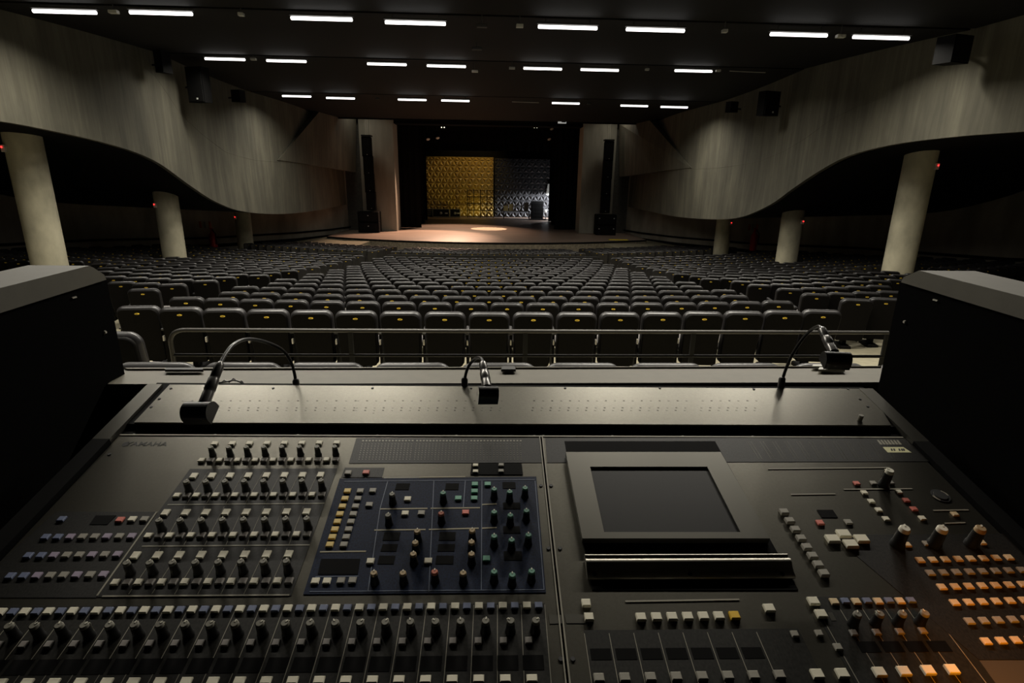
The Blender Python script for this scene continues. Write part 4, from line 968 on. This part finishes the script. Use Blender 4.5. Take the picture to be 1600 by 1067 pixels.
# right module
for x, y in line_of(1224, 802, 1286, 898, 8): btn(x, y, 'grey', .0125, .010, .006)
btn(1281, 817.5, 'red'); btn(1325, 816.5, 'grey')
for x, y in ((1300, 844), (1317, 836), (1328, 852), (1345, 844)): btn(x, y, 'white', .0185, .0135, .0055)
for x, y, c_ in ((1338, 756, 'red'), (1364, 755.5, 'grey'), (1391, 755, 'dim'), (1350, 770.5, 'white'), (1361, 784, 'white'), (1372.5, 797.5, 'white'), (1384, 811.5, 'white'), (1404, 769.5, 'white'), (1415.5, 782.5, 'red'), (1427.5, 796, 'red'), (1440.5, 810.5, 'white'),
                 (1491, 804, 'orange'), (1417, 852, 'orange'), (1447, 850, 'grey'), (1533.5, 848.5, 'orange')): btn(x, y, c_, .0095, .0085)
knob(1380, 759, .0078, .034, 'knob_white')
for x in (1401, 1458.5, 1517): knob(x, 852, .0088, .036, 'knob_amber' if x == 1517 else 'knob_white')
mb = MB(); u_, v_ = uv(1469, 775)                                          # headphone ring
for k in range(20):
    a0, a1 = 2 * pi * k / 20, 2 * pi * (k + 1) / 20; r0, r1 = .011, .0145
    mb.add([(u_ + r * cos(a), v_ + r * sin(a), .0015) for r, a in ((r0, a0), (r1, a0), (r1, a1), (r0, a1))], [(0, 1, 2, 3)], 0 if k % 10 < 3 else 1)
mb.lathe([(.0105, 0), (.010, .003)], 20, (u_, v_, 0), 1); mb.build('round_socket', [M['line'], M['ink']], con)
for k, (x0, y0, dx, dy) in enumerate(((1437, 876, 19.8, -.6), (1453, 896, 20.4, -.65), (1471, 918, 21, -.7), (1491, 942.5, 21.6, -.8), (1514, 971.5, 22.5, -.9), (1540, 1003, 23.3, -1))):
    for j in range(8):
        if x0 + dx * j < 1625: btn(x0 + dx * j, y0 + dy * j, 'orange' if k in (0, 2, 3, 5) else 'grey', .0105, .009)
for x, y in ((915.5, 944), (920, 966)): btn(x, y, 'white', .0115, .0105, .0045)
for k, (x, y) in enumerate(line_of(1001, 966, 1147, 963.5, 7)): btn(x, y, 'amber' if k == 6 else 'white', .0125, .0105, .0045)
for x, y in ((1201, 952), (1270, 941), (1282, 961)): btn(x, y, 'white', .0135, .011, .0045)
for k in range(4):
    x = 1303 + k * 34.2; btn(x, 941 - k * .4, 'orange', .0105, .009); btn(x + 17, 940 - k * .4, 'blue', .0105, .008); knob(1332 + k * 34.7, 976 - k * .6, .0060, .0215); btn(1333 + k * 36, 990 - k * 1.2, 'dim', .009, .008)
btn(1241, 991.5, 'grey', .009, .008); btn(1279, 990.5, 'grey', .009, .008); btn(1308.5, 1012, 'grey', .0095, .0085)
for k, (x, y) in enumerate(line_of(935.6, 1061, 1217, 1056, 8)): btn(x, y, 'grey', .012, .0095, .0045)
for x, y in ((1276, 1055), (1315, 1054), (1373, 1052), (1411, 1050.5), (1449, 1049), (1486, 1047.5)): btn(x, y, 'white', .0135, .011, .0045)
# the hundred buttons that show largest are parts of their own, the rest one mesh
def shown(b): z_ = depth(OO + HH * b[0] + VV * b[1]); p = proj(OO + HH * b[0] + VV * b[1]); return (b[2] * b[3] / z_ ** 3) * (0 if (p[0] < 0 or p[0] > 1600 or p[1] > 1067) else 1)
BT.sort(key=shown, reverse=True); BM = {}
mb = MB(); keys = sorted({b[5] for b in BT})
for k, (u_, v_, w_, l_, h_, c_) in enumerate(BT):
    if k < 100:
        kk = (w_, l_, h_, c_)
        if kk not in BM: BM[kk] = MB().chbox((0, 0, 0), (w_, l_, h_), .0009).mesh('button', M['b_' + c_])
        o = link('button', BM[kk], con, (u_, v_, .0005)); o['label'] = {'white': 'cream button', 'dim': 'dim grey button', 'blue': 'bluish grey button', 'grey': 'grey button', 'orange': 'warm cream button', 'amber': 'amber button'}.get(c_, c_ + ' button')
    else: mb.chbox((u_, v_, .0005), (w_, l_, h_), .0009, keys.index(c_))
o = mb.build('buttons', [M['b_' + k] for k in keys], con); o['kind'] = 'stuff'

# ------------------------------------------------------------------ gooseneck lamps on the back of the console
def spline(P, n=8):
    out = []
    for i in range(len(P) - 1):
        p0, p1, p2, p3 = P[max(i - 1, 0)], P[i], P[i + 1], P[min(i + 2, len(P) - 1)]
        for k in range(n):
            t = k / n; out.append(((p1 * 2) + (p2 - p0) * t + (p0 * 2 - p1 * 5 + p2 * 4 - p3) * t * t + (p1 * 3 - p0 - p2 * 3 + p3) * t ** 3) * .5)
    return out + [P[-1]]
def gooseneck(neck, sleeve, head, hw, hd, label, rolls, m_sleeve='satin'):
    N_ = [at(x, y, z=z_) for x, y, z_ in neck]; b = N_[0]
    o = empty('gooseneck_lamp', b, label, 'console lamp', 'gooseneck lamps on the console')
    N_ = [p - b for p in N_]; S_ = [at(x, y, z=z_) - b for x, y, z_ in sleeve]
    MB().tube(spline(N_ + [S_[0]]), .0032, 10).build('flexible_neck', M['rubber'], o)
    MB().lathe([(.007, 0), (.007, .02), (.0045, .024)], 14, N_[0] - Vector((0, 0, .008))).build('base_connector', M['satin'], o)
    a, c_ = S_[0], S_[-1]; D = c_ - a; ln = D.length
    MB().lathe([(.004, 0), (.0065, ln * .06), (.0075, ln * .12), (.0075, ln * .38), (.0068, ln * .40), (.0085, ln * .44), (.009, ln * .68), (.0075, ln * .72), (.0085, ln * .76), (.0085, ln)], 16, a, axis=D).build('sleeve', M[m_sleeve], o)
    # hood: D-section shell across the neck
    H = at(head[0], head[1], z=head[2]) - b
    ax = (_r * cos(rolls[0]) + (-_f) * sin(rolls[0]) + _u * rolls[1]).normalized(); dn = (D.normalized() - ax * D.normalized().dot(ax)).normalized(); up = ax.cross(dn)
    if up.z < 0: up = -up
    prof = [(-hd / 2, -.011), (-hd / 2, -.002)] + [(-hd / 2 + hd * .5 * (1 - cos(pi * k / 14)), -.002 + .017 * sin(pi * k / 14)) for k in range(1, 14)] + [(hd / 2, -.002), (hd / 2, -.011)]
    poly = [H - ax * hw / 2 + dn * p - up * 0 + up * q_ for p, q_ in prof]
    mb = MB().prism(poly, ax * hw); mb.sm = [False] * len(mb.sm)
    mb.build('lamp_hood', M['rubber'], o)
    MB().prism([H - ax * hw * .38 + dn * p + up * -.0125 for p in (-hd * .3,)] + [H + ax * hw * .38 + dn * -hd * .3 + up * -.0125, H + ax * hw * .38 + dn * hd * .3 + up * -.0125, H - ax * hw * .38 + dn * hd * .3 + up * -.0125], up * -.001).build('lamp_opening', M['ink'], o)
gooseneck([(463, 603, 1.17), (460, 583, 1.165), (453, 562, 1.15), (440, 546, 1.12), (420, 536, 1.08), (398, 530.5, 1.03), (380, 531, .99), (364, 539, .955), (353, 552, .93)], [(345, 566, .91), (319, 630, .86)], (311, 643, .855), .042, .033,
          'largest black gooseneck lamp at the left, arching over the counter', (.08, .02))
gooseneck([(726, 601, 1.17), (727, 588, 1.165), (731, 575, 1.15), (738, 564, 1.12), (746, 559, 1.08), (751.5, 560, 1.05)], [(754, 565, 1.03), (761, 606, .97)], (762, 616, .965), .035, .028,
          'middle black gooseneck lamp pointing towards the camera with chrome sleeve', (-.2, -.02), 'satin')
gooseneck([(1221, 600, 1.19), (1226, 582, 1.185), (1237, 556, 1.17), (1253, 531, 1.14), (1267, 516, 1.10), (1278, 510, 1.06)], [(1283, 512, 1.04), (1303, 551, .985)], (1306, 562, .98), .043, .028,
          'rightmost black gooseneck lamp overlapping the railing end', (.1, -.04))
